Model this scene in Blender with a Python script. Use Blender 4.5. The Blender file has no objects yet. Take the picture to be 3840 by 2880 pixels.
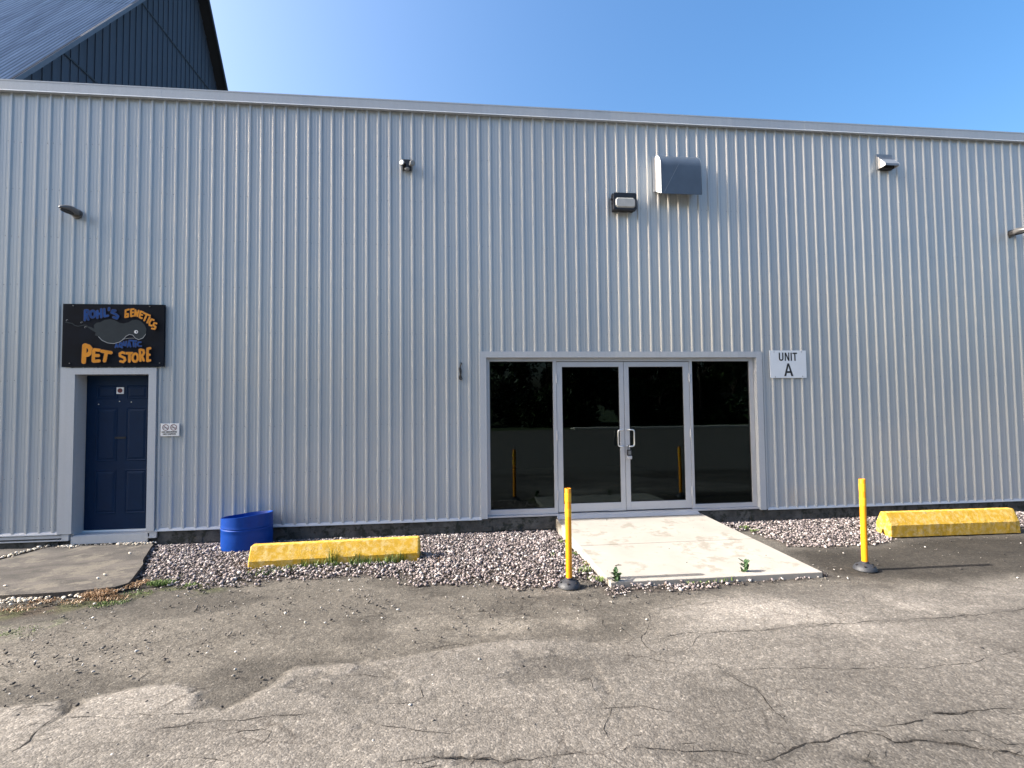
import bpy, math, random
import numpy as np
from mathutils import Matrix, Vector, geometry

random.seed(7); RNG = np.random.default_rng(7)
S = bpy.context.scene
COL = S.collection

# ------------------------------------------------------------------ camera
F_PX, YAW, PIT, ROLL = 1956.0, 0.110283, 0.042189, -0.011174
CAM = np.array([5.578, -7.148, 1.72])
_f = np.array([math.sin(YAW)*math.cos(PIT), math.cos(YAW)*math.cos(PIT), math.sin(PIT)])
_r0 = np.array([math.cos(YAW), -math.sin(YAW), 0.0]); _u0 = np.cross(_r0, _f)
_r = _r0*math.cos(ROLL)+_u0*math.sin(ROLL); _u = -_r0*math.sin(ROLL)+_u0*math.cos(ROLL)
cam = bpy.data.cameras.new('camera'); camo = bpy.data.objects.new('camera', cam); COL.objects.link(camo)
cam.sensor_width = 36.0; cam.lens = F_PX/3840*36.0; cam.clip_start = 0.05; cam.clip_end = 3000
camo.matrix_world = Matrix([[_r[0], _u[0], -_f[0], CAM[0]], [_r[1], _u[1], -_f[1], CAM[1]], [_r[2], _u[2], -_f[2], CAM[2]], [0, 0, 0, 1]])
S.camera = camo

# ------------------------------------------------------------------ light
SUN_EL = math.radians(33.5)
SUN_DY = math.radians(0.6)          # the sun stands a hair behind the plane of the long wall
sun_dir = Vector((-math.cos(SUN_EL)*math.cos(SUN_DY), math.cos(SUN_EL)*math.sin(SUN_DY), math.sin(SUN_EL)))
W = bpy.data.worlds.new('World'); S.world = W; W.use_nodes = True
nt = W.node_tree; nt.nodes.clear()
sky = nt.nodes.new('ShaderNodeTexSky'); sky.sky_type = 'NISHITA'; sky.sun_disc = False
sky.sun_elevation = SUN_EL
sky.sun_rotation = math.atan2(sun_dir.x, sun_dir.y)
sky.air_density = 1.15; sky.dust_density = 6.5; sky.ozone_density = 2.6; sky.altitude = 100
bg = nt.nodes.new('ShaderNodeBackground'); bg.inputs['Strength'].default_value = 0.135
wo = nt.nodes.new('ShaderNodeOutputWorld')
hs = nt.nodes.new('ShaderNodeHueSaturation'); hs.inputs['Saturation'].default_value = 1.35; nt.links.new(sky.outputs[0], hs.inputs['Color']); nt.links.new(hs.outputs[0], bg.inputs[0]); nt.links.new(bg.outputs[0], wo.inputs[0])
sl = bpy.data.lights.new('sun', 'SUN'); sl.energy = 5.0; sl.angle = math.radians(0.53); sl.color = (1.0, 0.955, 0.89)
so = bpy.data.objects.new('sun', sl); COL.objects.link(so)
so.rotation_euler = sun_dir.to_track_quat('Z', 'Y').to_euler()
S.view_settings.view_transform = 'Standard'; S.view_settings.look = 'None'
S.view_settings.exposure = 1.35; S.view_settings.gamma = 1.0
S.cycles.max_bounces = 6; S.cycles.use_denoising = True

# ------------------------------------------------------------------ helpers
def worg(o):
    v = Vector((0, 0, 0))
    while o is not None:
        v += o.location; o = o.parent
    return v

def tag(o, label=None, cat=None, group=None, kind=None):
    if label: o['label'] = label
    if cat: o['category'] = cat
    if group: o['group'] = group
    if kind: o['kind'] = kind
    return o

def empty(name, loc, label, cat, group=None):
    o = bpy.data.objects.new(name, None); COL.objects.link(o); o.location = loc
    o.empty_display_size = 0.1
    return tag(o, label, cat, group)

class MB:
    def __init__(s): s.v = []; s.f = []
    def add(s, vs, fs):
        n = len(s.v); s.v += [tuple(p) for p in vs]; s.f += [tuple(i+n for i in q) for q in fs]; return s
    def box(s, x0, x1, y0, y1, z0, z1):
        return s.add([(x0,y0,z0),(x1,y0,z0),(x1,y1,z0),(x0,y1,z0),(x0,y0,z1),(x1,y0,z1),(x1,y1,z1),(x0,y1,z1)],
                     [(0,3,2,1),(4,5,6,7),(0,1,5,4),(1,2,6,5),(2,3,7,6),(3,0,4,7)])
    def prism(s, prof, x0, x1, axis='x'):
        # prof: list of (a,b) ccw ; extruded along axis
        n = len(prof)
        if axis == 'x':
            vs = [(x0, a, b) for a, b in prof]+[(x1, a, b) for a, b in prof]
        elif axis == 'y':
            vs = [(a, x0, b) for a, b in prof]+[(a, x1, b) for a, b in prof]
        else:
            vs = [(a, b, x0) for a, b in prof]+[(a, b, x1) for a, b in prof]
        tr = geometry.tessellate_polygon([[Vector((a, b, 0)) for a, b in prof]])
        fs = [(i, (i+1) % n, (i+1) % n+n, i+n) for i in range(n)]
        fs += [tuple(t) for t in tr]+[tuple(i+n for i in reversed(t)) for t in tr]
        return s.add(vs, fs)
    def poly(s, pts3):
        pts = [Vector(p) for p in pts3]
        tr = geometry.tessellate_polygon([pts])
        return s.add([tuple(p) for p in pts], [tuple(t) for t in tr])
    def tube(s, path, r, n=10, cap=True):
        path = [Vector(p) for p in path]; rs = r if isinstance(r, (list, tuple)) else [r]*len(path)
        rings = []; prev = None
        for i, p in enumerate(path):
            a = path[max(i-1, 0)]; b = path[min(i+1, len(path)-1)]
            t = (b-a).normalized()
            if prev is None:
                up = Vector((0, 0, 1)) if abs(t.z) < .9 else Vector((1, 0, 0)); prev = t.cross(up).normalized()
            prev = (prev-t*prev.dot(t)).normalized(); q = t.cross(prev)
            rings.append([p+(prev*math.cos(2*math.pi*k/n)+q*math.sin(2*math.pi*k/n))*rs[i] for k in range(n)])
        vs = [v for rg in rings for v in rg]; fs = []
        for i in range(len(path)-1):
            for k in range(n):
                fs.append((i*n+k, i*n+(k+1) % n, (i+1)*n+(k+1) % n, (i+1)*n+k))
        if cap:
            fs.append(tuple(range(n-1, -1, -1))); fs.append(tuple((len(path)-1)*n+k for k in range(n)))
        return s.add(vs, fs)
    def lathe(s, prof, c, n=32):
        # prof (r,z) ; around vertical axis at c
        vs = []; fs = []
        for r, z in prof:
            for k in range(n):
                a = 2*math.pi*k/n; vs.append((c[0]+r*math.cos(a), c[1]+r*math.sin(a), c[2]+z))
        for i in range(len(prof)-1):
            for k in range(n):
                fs.append((i*n+k, i*n+(k+1) % n, (i+1)*n+(k+1) % n, (i+1)*n+k))
        return s.add(vs, fs)
    def disc(s, c, r, n=20, rz=None):
        # disc facing -Y
        rz = rz or r
        vs = [(c[0]+r*math.cos(2*math.pi*k/n), c[1], c[2]+rz*math.sin(2*math.pi*k/n)) for k in range(n)]
        return s.add(vs, [tuple(range(n))])
    def build(s, name, mat, parent=None, smooth=False, bevel=0.0):
        me = bpy.data.meshes.new(name)
        o_ = worg(parent) if parent is not None else Vector((0, 0, 0))
        base = Vector((0, 0, 0))
        if parent is None:
            a = np.array(s.v); base = Vector(((a[:, 0].min()+a[:, 0].max())/2, (a[:, 1].min()+a[:, 1].max())/2, a[:, 2].min()))
        off = o_+base
        me.from_pydata([(p[0]-off.x, p[1]-off.y, p[2]-off.z) for p in s.v], [], s.f); me.validate(); me.update()
        o = bpy.data.objects.new(name, me); COL.objects.link(o); o.location = base
        if parent is not None: o.parent = parent
        me.materials.append(mat)
        if smooth:
            me.polygons.foreach_set('use_smooth', [True]*len(me.polygons))
            if smooth != 'all':
                try: me.set_sharp_from_angle(angle=math.radians(38))
                except Exception: pass
        if bevel:
            m = o.modifiers.new('bevel', 'BEVEL'); m.width = bevel; m.segments = 2; m.limit_method = 'ANGLE'; m.angle_limit = math.radians(30)
        return o

# ---- node material helper
def N(nt, t, **kw):
    n = nt.nodes.new(t)
    for k, v in kw.items():
        if k.startswith('i_'):
            key = k[2:].replace('_', ' ')
            n.inputs[key].default_value = v
        else: setattr(n, k, v)
    return n
def L(nt, a, b): nt.links.new(a, b)
def ramp(nt, fac, stops):
    r = nt.nodes.new('ShaderNodeValToRGB')
    e = r.color_ramp.elements
    while len(e) < len(stops): e.new(0.5)
    for el, (p, c) in zip(e, stops):
        el.position = p; el.color = (c[0], c[1], c[2], 1) if isinstance(c, tuple) else (c, c, c, 1)
    L(nt, fac, r.inputs[0]); return r.outputs[0]
def mixc(nt, fac, a, b, mode='MIX'):
    m = nt.nodes.new('ShaderNodeMix'); m.data_type = 'RGBA'; m.blend_type = mode
    for sock, v in ((m.inputs[0], fac), (m.inputs[6], a), (m.inputs[7], b)):
        if isinstance(v, (int, float)): sock.default_value = v
        elif isinstance(v, tuple): sock.default_value = (v[0], v[1], v[2], 1)
        else: L(nt, v, sock)
    return m.outputs[2]
def newmat(name):
    m = bpy.data.materials.new(name); m.use_nodes = True
    nt = m.node_tree; p = nt.nodes['Principled BSDF']
    tc = nt.nodes.new('ShaderNodeTexCoord')
    return m, nt, p, tc
def mat(name, col, rough=0.5, metal=0.0, spec=0.5, var=0.12, scale=8.0, bump=0.0, bscale=60.0, stretch=None, coat=0.0, obj=True, dirt=None):
    m, nt, p, tc = newmat(name)
    src = tc.outputs['Object']
    if stretch:
        mp = N(nt, 'ShaderNodeMapping'); mp.inputs['Scale'].default_value = stretch; L(nt, src, mp.inputs[0]); src2 = mp.outputs[0]
    else: src2 = src
    no = N(nt, 'ShaderNodeTexNoise'); no.inputs['Scale'].default_value = scale; no.inputs['Detail'].default_value = 6; no.inputs['Roughness'].default_value = .6
    L(nt, src2, no.inputs['Vector'])
    lo = tuple(c*(1-var) for c in col); hi = tuple(min(1, c*(1+var)) for c in col)
    c = ramp(nt, no.outputs[0], [(0.3, lo), (0.7, hi)])
    if dirt:
        n2 = N(nt, 'ShaderNodeTexNoise'); n2.inputs['Scale'].default_value = dirt[1]; n2.inputs['Detail'].default_value = 8; n2.inputs['Roughness'].default_value = .7
        L(nt, src, n2.inputs['Vector'])
        f = ramp(nt, n2.outputs[0], [(dirt[2], 0.0), (dirt[2]+.08, 1.0)])
        c = mixc(nt, f, c, dirt[0])
    L(nt, c, p.inputs['Base Color'])
    p.inputs['Roughness'].default_value = rough; p.inputs['Metallic'].default_value = metal
    p.inputs['Specular IOR Level'].default_value = spec; p.inputs['Coat Weight'].default_value = coat
    if bump:
        nb = N(nt, 'ShaderNodeTexNoise'); nb.inputs['Scale'].default_value = bscale; nb.inputs['Detail'].default_value = 5
        L(nt, src2 if stretch else src, nb.inputs['Vector'])
        b = N(nt, 'ShaderNodeBump'); b.inputs['Strength'].default_value = bump; b.inputs['Distance'].default_value = 0.01
        L(nt, nb.outputs[0], b.inputs['Height']); L(nt, b.outputs[0], p.inputs['Normal'])
    return m

# painted ribbed steel: pale grey, vertical rain streaks, faint orange-peel speckle, slight waviness
def siding_mat(name, col, rough, streak=.10):
    m, nt, p, tc = newmat(name)
    mp = N(nt, 'ShaderNodeMapping'); mp.inputs['Scale'].default_value = (22, 22, 0.5); L(nt, tc.outputs['Object'], mp.inputs[0])
    n1 = N(nt, 'ShaderNodeTexNoise'); n1.inputs['Scale'].default_value = 1.0; n1.inputs['Detail'].default_value = 6; L(nt, mp.outputs[0], n1.inputs['Vector'])
    n2 = N(nt, 'ShaderNodeTexNoise'); n2.inputs['Scale'].default_value = 1.1; n2.inputs['Detail'].default_value = 5; L(nt, tc.outputs['Object'], n2.inputs['Vector'])
    n3 = N(nt, 'ShaderNodeTexNoise'); n3.inputs['Scale'].default_value = 150; n3.inputs['Detail'].default_value = 3; L(nt, tc.outputs['Object'], n3.inputs['Vector'])
    c1 = ramp(nt, n1.outputs[0], [(.3, tuple(c*(1-streak) for c in col)), (.7, tuple(c*(1+streak*.6) for c in col))])
    c2 = ramp(nt, n2.outputs[0], [(.3, (.93, .95, .98)), (.7, (1.05, 1.02, 1.0))])
    c3 = ramp(nt, n3.outputs[0], [(.3, .92), (.7, 1.07)])
    c = mixc(nt, 1.0, c1, c2, 'MULTIPLY'); c = mixc(nt, 1.0, c, c3, 'MULTIPLY')
    sx = N(nt, 'ShaderNodeSeparateXYZ'); L(nt, tc.outputs['Object'], sx.inputs[0])
    dv = N(nt, 'ShaderNodeMath', operation='DIVIDE'); L(nt, sx.outputs[0], dv.inputs[0]); dv.inputs[1].default_value = .9144
    fl = N(nt, 'ShaderNodeMath', operation='FLOOR'); L(nt, dv.outputs[0], fl.inputs[0])
    wn = N(nt, 'ShaderNodeTexWhiteNoise', noise_dimensions='1D'); L(nt, fl.outputs[0], wn.inputs['W'])
    c = mixc(nt, 1.0, c, ramp(nt, wn.outputs['Value'], [(0, (.945, .955, .97)), (1, (1.05, 1.045, 1.03))]), 'MULTIPLY')
    L(nt, c, p.inputs['Base Color']); p.inputs['Roughness'].default_value = rough
    p.inputs['Specular IOR Level'].default_value = .9
    mp2 = N(nt, 'ShaderNodeMapping'); mp2.inputs['Scale'].default_value = (9, 9, 1.6); L(nt, tc.outputs['Object'], mp2.inputs[0])
    n4 = N(nt, 'ShaderNodeTexNoise'); n4.inputs['Scale'].default_value = 1; n4.inputs['Detail'].default_value = 3; L(nt, mp2.outputs[0], n4.inputs['Vector'])
    b = N(nt, 'ShaderNodeBump'); b.inputs['Strength'].default_value = .35; b.inputs['Distance'].default_value = .004
    L(nt, n4.outputs[0], b.inputs['Height']); L(nt, b.outputs[0], p.inputs['Normal'])
    return m

M = {}
M['siding'] = siding_mat('siding_paint', (.385, .42, .445), .23, .05)
M['trim'] = siding_mat('trim_paint', (.42, .45, .48), .42, .04)
M['alu'] = mat('aluminium', (.46, .48, .52), .38, 0.35, var=.05, scale=3, bump=.03)
M['foundation'] = mat('foundation_concrete', (.075, .073, .068), .9, var=.5, scale=5, bump=.8, bscale=30, dirt=((.025, .028, .022), 7, .5))
M['screw'] = mat('screw_zinc', (.16, .17, .18), .5, .3)
M['gasket'] = mat('black_rubber', (.012, .012, .013), .6, bump=.1)
M['rubber'] = mat('rubber_base', (.03, .032, .038), .55, bump=.3, bscale=90, dirt=((.12, .11, .10), 30, .62))
M['blue_door'] = mat('blue_door_paint', (.0008, .015, .048), .5, spec=.2, var=.1, bump=.05)
M['white'] = mat('white_paint', (.75, .75, .74), .45, var=.03)
M['white_metal'] = mat('white_metal', (.78, .78, .77), .35, var=.04)
M['sign_white'] = mat('sign_white', (.66, .71, .76), .5, var=.03)
M['black'] = mat('black_ink', (.012, .012, .014), .5, var=.05)
M['darkred'] = mat('dark_red_ink', (.12, .012, .018), .5)
M['board'] = mat('black_board', (.003, .006, .012), .6, spec=.10, var=.5, scale=3)
M['orange'] = mat('orange_paint', (.66, .26, .03), .6, spec=.12, var=.18, scale=6)
M['orange_dark'] = mat('orange_outline', (.12, .045, .015), .6)
M['bluep'] = mat('blue_paint', (.012, .055, .20), .6, spec=.12, var=.35, scale=9)
M['bluep_dark'] = mat('blue_outline', (.008, .018, .07), .6)
M['ray'] = mat('grey_paint', (.033, .042, .048), .6, spec=.12, var=.12)
M['ray_line'] = mat('pale_grey_paint', (.30, .32, .33), .6)
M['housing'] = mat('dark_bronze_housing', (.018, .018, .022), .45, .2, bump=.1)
M['lens'] = mat('frosted_lens', (.42, .42, .40), .25, var=.08, scale=14)
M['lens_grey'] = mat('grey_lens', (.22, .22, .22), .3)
M['galv'] = mat('galvanised_hood', (.075, .10, .135), .42, .2, var=.12, scale=4, bump=.03)
M['seam'] = mat('hood_seam', (.20, .23, .27), .4, .3)
M['galv_sunlit'] = mat('hood_sunlit_plate', (.62, .63, .64), .5, .1, var=.08)  # sunlight put into the colour: pale copy of the hood metal
M['silver'] = mat('brushed_silver', (.15, .145, .14), .38, .5, var=.15)
M['steel'] = mat('steel_hood', (.20, .23, .27), .45, .2, var=.1)
def curb_mat():
    m, nt, p, tc = newmat('yellow_curb_paint')
    def nz(sc, det=6, rg=.6):
        n = N(nt, 'ShaderNodeTexNoise'); n.inputs['Scale'].default_value = sc; n.inputs['Detail'].default_value = det; n.inputs['Roughness'].default_value = rg; L(nt, tc.outputs['Object'], n.inputs['Vector']); return n.outputs[0]
    base = ramp(nt, nz(5), [(.3, (.48, .28, .022)), (.7, (.60, .365, .04))])
    c = mixc(nt, ramp(nt, nz(17, 8, .75), [(.46, 0.0), (.62, .75)]), base, (.66, .50, .22))
    c = mixc(nt, ramp(nt, nz(30, 8, .75), [(.62, 0.0), (.68, .85)]), c, (.20, .15, .06))
    c = mixc(nt, ramp(nt, nz(9, 10, .8), [(.615, 0.0), (.64, 1.0)]), c, (.25, .23, .19))
    L(nt, c, p.inputs['Base Color']); p.inputs['Roughness'].default_value = .85; p.inputs['Specular IOR Level'].default_value = .2
    b = N(nt, 'ShaderNodeBump'); b.inputs['Strength'].default_value = .9; b.inputs['Distance'].default_value = .008
    L(nt, nz(75, 8, .75), b.inputs['Height']); L(nt, b.outputs[0], p.inputs['Normal']); return m
M['yellow_curb'] = curb_mat()
M['yellow_pole'] = mat('yellow_plastic', (.82, .30, .006), .42, var=.04)
M['yellow_band'] = mat('yellow_reflective_band', (.86, .46, .02), .35, var=.03)
M['drum'] = mat('blue_plastic', (.0004, .040, .25), .42, spec=.25, var=.12, scale=12, bump=.06, bscale=12, dirt=((.02, .08, .30), 18, .66))
M['cable'] = mat('black_cable', (.01, .01, .012), .45)
M['chrome'] = mat('handle_metal', (.72, .74, .76), .28, .8, var=.03)
M['interior'] = mat('interior_paint', (.16, .17, .18), .8)
M['ramp'] = mat('fresh_concrete', (.345, .318, .275), .9, var=.10, scale=2.2, bump=.35, bscale=120, dirt=((.26, .236, .195), 4, .54))
M['slab'] = mat('old_concrete', (.060, .052, .045), .92, var=.6, scale=2.3, stretch=(1, 2.6, 1), bump=.8, bscale=40, dirt=((.115, .10, .08), 3.6, .52))
M['bark'] = mat('bark', (.07, .05, .035), .9, bump=.8, bscale=20)
M['roof_flat'] = mat('roof_membrane', (.3, .3, .3), .9)
M['barn'] = mat('barn_boards', (.038, .053, .080), .7, var=.16, scale=1.0, stretch=(3, 3, .3))
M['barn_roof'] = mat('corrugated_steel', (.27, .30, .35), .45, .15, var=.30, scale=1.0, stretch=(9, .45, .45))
M['rake'] = mat('rake_paint', (.10, .115, .14), .5)
M['kerb'] = mat('pale_kerb', (.55, .52, .46), .9)

def add_valley_shade(m, period, phase):  # rib shading painted into the colour: valleys darkened, ridges lightened
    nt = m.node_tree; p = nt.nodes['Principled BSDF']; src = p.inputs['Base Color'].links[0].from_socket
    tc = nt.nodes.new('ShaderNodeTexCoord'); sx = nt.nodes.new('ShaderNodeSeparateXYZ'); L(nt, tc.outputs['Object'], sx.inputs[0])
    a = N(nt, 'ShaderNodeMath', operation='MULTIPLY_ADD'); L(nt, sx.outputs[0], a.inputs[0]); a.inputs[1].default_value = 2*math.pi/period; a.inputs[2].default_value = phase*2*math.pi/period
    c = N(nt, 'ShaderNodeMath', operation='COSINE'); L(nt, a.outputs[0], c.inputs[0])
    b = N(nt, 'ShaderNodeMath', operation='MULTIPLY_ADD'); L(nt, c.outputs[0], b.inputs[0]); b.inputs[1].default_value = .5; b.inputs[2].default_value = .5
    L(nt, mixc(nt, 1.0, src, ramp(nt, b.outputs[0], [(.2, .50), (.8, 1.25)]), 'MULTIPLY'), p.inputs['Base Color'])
add_valley_shade(M['barn_roof'], .105, -6.0)

def leaf_mat(name, c1, c2):
    m, nt, p, tc = newmat(name)
    g = N(nt, 'ShaderNodeNewGeometry')
    c = ramp(nt, g.outputs['Random Per Island'], [(0.0, c1), (1.0, c2)])
    L(nt, c, p.inputs['Base Color']); p.inputs['Roughness'].default_value = .6
    return m
M['leaf'] = leaf_mat('tree_leaves', (.012, .028, .008), (.04, .075, .02))
M['grass'] = leaf_mat('grass_blades', (.05, .10, .015), (.16, .22, .05))
M['drygrass'] = leaf_mat('dry_grass_blades', (.17, .09, .04), (.32, .20, .10))
M['weed'] = leaf_mat('weed_leaves', (.02, .055, .014), (.055, .11, .03))

def stone_mat(name, stops):
    m, nt, p, tc = newmat(name)
    g = N(nt, 'ShaderNodeNewGeometry')
    c = ramp(nt, g.outputs['Random Per Island'], stops)
    n = N(nt, 'ShaderNodeTexNoise'); n.inputs['Scale'].default_value = 90; n.inputs['Detail'].default_value = 4; L(nt, tc.outputs['Object'], n.inputs['Vector'])
    c = mixc(nt, 1.0, c, ramp(nt, n.outputs[0], [(.3, .82), (.7, 1.12)]), 'MULTIPLY')
    L(nt, c, p.inputs['Base Color']); p.inputs['Roughness'].default_value = .85
    return m
M['stone'] = stone_mat('gravel_stone', [(0, (.04, .034, .032)), (.25, (.11, .092, .088)), (.55, (.225, .182, .174)), (.85, (.35, .30, .285)), (1, (.54, .50, .46))])
M['pebble'] = stone_mat('loose_stone', [(0, (.02, .018, .018)), (.45, (.07, .062, .055)), (.75, (.16, .145, .125)), (.9, (.40, .37, .33)), (1, (.6, .57, .52))])
M['pale_stone'] = stone_mat('pale_chip', [(0, (.40, .34, .26)), (.5, (.62, .55, .44)), (1, (.82, .76, .66))])

# glass: dark tinted pane that mirrors a little
def glass_mat():
    m, nt, p, tc = newmat('tinted_glass')
    nt.nodes.remove(p)
    out = nt.nodes['Material Output']
    gl = N(nt, 'ShaderNodeBsdfGlossy'); gl.inputs['Roughness'].default_value = 0.0; gl.inputs['Color'].default_value = (.62, .8, .85, 1)
    tr = N(nt, 'ShaderNodeBsdfTransparent'); tr.inputs['Color'].default_value = (.22, .25, .26, 1)
    fr = N(nt, 'ShaderNodeFresnel'); fr.inputs['IOR'].default_value = 1.45
    no = N(nt, 'ShaderNodeTexNoise'); no.inputs['Scale'].default_value = 1.3; L(nt, tc.outputs['Object'], no.inputs['Vector'])
    bm = N(nt, 'ShaderNodeBump'); bm.inputs['Strength'].default_value = .05; bm.inputs['Distance'].default_value = .01
    L(nt, no.outputs[0], bm.inputs['Height']); L(nt, bm.outputs[0], gl.inputs['Normal'])
    mx = N(nt, 'ShaderNodeMixShader'); L(nt, fr.outputs[0], mx.inputs[0]); L(nt, tr.outputs[0], mx.inputs[1]); L(nt, gl.outputs[0], mx.inputs[2])
    L(nt, mx.outputs[0], out.inputs['Surface'])
    return m
M['glass'] = glass_mat()

# ---- measured wall coordinates (read on the plane y = 0) moved to the plane y
def WX(x, y): return 5.578+(x-5.578)*(7.148+y)/7.148
def WZ(z, y): return 1.72+(z-1.72)*(7.148+y)/7.148
def GP(px, py, z=0.0):
    d = _f+_r*(px-1920)/F_PX-_u*(py-1440)/F_PX
    t = (z-CAM[2])/d[2]; q = CAM+d*t
    return (q[0], q[1])

# ------------------------------------------------------------------ value noise
def vnoise(x, y, scale, seed, octv=4, rough=.5):
    out = np.zeros_like(x, dtype=float); amp = 1; tot = 0
    for o in range(octv):
        g = np.random.default_rng(seed+o*17).random((256, 256))
        u = x*scale*(2**o)+37.3; v = y*scale*(2**o)+91.7
        iu = np.floor(u).astype(int); iv = np.floor(v).astype(int)
        fu = u-iu; fv = v-iv; fu = fu*fu*(3-2*fu); fv = fv*fv*(3-2*fv)
        a = g[iu % 256, iv % 256]; b = g[(iu+1) % 256, iv % 256]; c = g[iu % 256, (iv+1) % 256]; d = g[(iu+1) % 256, (iv+1) % 256]
        out += amp*((a*(1-fu)+b*fu)*(1-fv)+(c*(1-fu)+d*fu)*fv); tot += amp; amp *= rough
    return out/tot
def sstep(a, b, x):
    t = np.clip((x-a)/(b-a), 0, 1); return t*t*(3-2*t)
def inpoly(x, y, poly):
    r = np.zeros(x.shape, bool); n = len(poly)
    for i in range(n):
        x1, y1 = poly[i]; x2, y2 = poly[(i+1) % n]
        c = ((y1 > y) != (y2 > y)) & (x < (x2-x1)*(y-y1)/((y2-y1)+1e-12)+x1)
        r ^= c
    return r
def polydist(x, y, pts, closed=False):
    d = np.full(x.shape, 1e9); n = len(pts)
    for i in range(n if closed else n-1):
        x1, y1 = pts[i]; x2, y2 = pts[(i+1) % n]
        dx, dy = x2-x1, y2-y1; t = np.clip(((x-x1)*dx+(y-y1)*dy)/(dx*dx+dy*dy+1e-12), 0, 1)
        d = np.minimum(d, (x-x1-t*dx)**2+(y-y1-t*dy)**2)
    return np.sqrt(d)
def sdf(x, y, poly):
    d = polydist(x, y, poly, True); return np.where(inpoly(x, y, poly), -d, d)

# ------------------------------------------------------------------ areas on the ground
GRAVEL_L = [(1.62, .02), (6.99, .02), (7.05, -2.1)]+[GP(*q) for q in ((2235, 2200), (2190, 2170), (2100, 2200), (1962, 2208), (1840, 2181), (1701, 2193), (1600, 2186), (1545, 2194), (1520, 2160), (1302, 2163), (1076, 2172), (903, 2191), (746, 2207), (625, 2193), (521, 2161))]+[(2.25, -1.1), (1.9, -.3)]
GRAVEL_R = [(9.0, .02), (16, .02), (16, -.85), (11.2, -.85)]+[GP(*q) for q in ((3345, 2020), (3290, 2035), (3264, 2042), (3180, 2044), (3125, 2052), (3040, 2050), (2960, 2045), (2880, 2015), (2800, 1990))]+[(9.1, -.4)]
GRAVEL_F = [GP(*q) for q in ((2260, 2185), (2500, 2165), (2800, 2152), (3060, 2135), (3110, 2158), (3060, 2168), (2900, 2176), (2700, 2196), (2560, 2215), (2400, 2222), (2300, 2232), (2265, 2215))]
LIGHT = [GP(*q) for q in ((-600, 2640), (0, 2640), (215, 2622), (255, 2665), (300, 2640), (350, 2605), (520, 2575), (640, 2565), (755, 2595), (745, 2640), (700, 2665), (830, 2660), (1000, 2570), (1060, 2520), (1110, 2495), (1250, 2480), (1460, 2465), (1600, 2440), (1760, 2412), (1950, 2398), (2130, 2395), (2220, 2410), (2330, 2395), (2420, 2370), (2460, 2280), (2600, 2230), (2900, 2200), (3100, 2190), (3400, 2205), (3840, 2170), (4400, 2150), (5200, 3000), (5200, 3400), (-1500, 3400))]
BROWN = [GP(*q) for q in ((2960, 2060), (3140, 2058), (3330, 2040), (3500, 2015), (3840, 2005), (4300, 1990), (4300, 2140), (3840, 2160), (3500, 2178), (3300, 2172), (3120, 2155), (3070, 2120))]
CR = []
def cr(ox, oy, w, pts, s=1280/2212): CR.append((w, [GP(ox+a*s, oy+b*s) for a, b in pts]))
cr(2560, 2160, .009, ((-120, 400), (0, 380), (130, 378), (250, 365), (400, 360), (600, 350), (850, 330), (950, 312), (1200, 300), (1400, 290), (1600, 283), (1830, 255), (1900, 262), (2000, 250), (2212, 215), (2600, 190)))
cr(2560, 2160, .005, ((130, 385), (60, 460), (0, 490), (-80, 540)))
cr(2560, 2160, .005, ((320, 630), (500, 610), (800, 600), (1100, 608), (1400, 600), (1560, 612), (1650, 590), (1900, 570), (1945, 545), (1960, 520), (2100, 505), (2400, 495)))
cr(2560, 2160, .009, ((250, 615), (320, 655), (400, 705), (480, 740), (530, 800), (590, 880), (650, 930), (690, 990)))
cr(2560, 2160, .016, ((480, 1220), (600, 1180), (700, 1130), (800, 1085), (900, 1080), (1000, 1055), (1080, 1020), (1200, 1020), (1280, 1040), (1360, 1085), (1420, 1080), (1560, 1070), (1680, 1085), (1880, 1115), (2000, 1140), (2100, 1140), (2300, 1210)))
cr(2560, 2160, .012, ((1580, 905), (1700, 895), (1850, 880), (2000, 870), (2300, 880)))
cr(2560, 2160, .012, ((1270, 975), (1350, 980), (1500, 955), (1580, 935)))
cr(2560, 2160, .010, ((1660, 1010), (1900, 1010), (2100, 1100), (2212, 1095)))
cr(2560, 2160, .014, ((1120, 1190), (1200, 1200), (1260, 1240)))
cr(2560, 2160, .005, ((200, 895), (330, 880), (480, 855)))
cr(2560, 2160, .012, ((-300, 1110), (0, 1140), (300, 1140), (420, 1160)))
cr(1280, 2160, .016, ((600, 455), (680, 440), (750, 430), (830, 440)))
cr(1280, 2160, .006, ((830, 440), (950, 425), (1100, 415), (1300, 400)))
cr(1280, 2160, .006, ((2000, 230), (2005, 290), (1980, 350), (1950, 380), (1945, 420), (2010, 490), (2120, 520)))
cr(1280, 2160, .005, ((2010, 225), (2100, 205), (2300, 190), (2800, 175)))
cr(1280, 2160, .005, ((1750, 510), (1900, 520), (2050, 550), (2180, 580), (2160, 640)))
cr(1280, 2160, .005, ((1480, 700), (1610, 660), (1640, 750), (1680, 800), (1750, 860), (1730, 920), (1700, 1000), (1740, 1080)))
cr(1280, 2160, .005, ((1700, 260), (1690, 300), (1720, 340)))
cr(1280, 2160, .005, ((0, 560), (200, 560), (330, 550)))
cr(1280, 2160, .006, ((0, 640), (150, 640), (280, 655), (360, 650)))
cr(1280, 2160, .006, ((150, 930), (220, 965), (330, 985), (500, 1010), (640, 1020), (700, 1030), (770, 975), (880, 970)))
cr(1280, 2160, .006, ((100, 830), (250, 830), (470, 825), (530, 790), (500, 700)))
cr(1280, 2160, .006, ((1510, 880), (1600, 870), (1900, 850), (1960, 845), (2050, 870), (2212, 890)))
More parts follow.
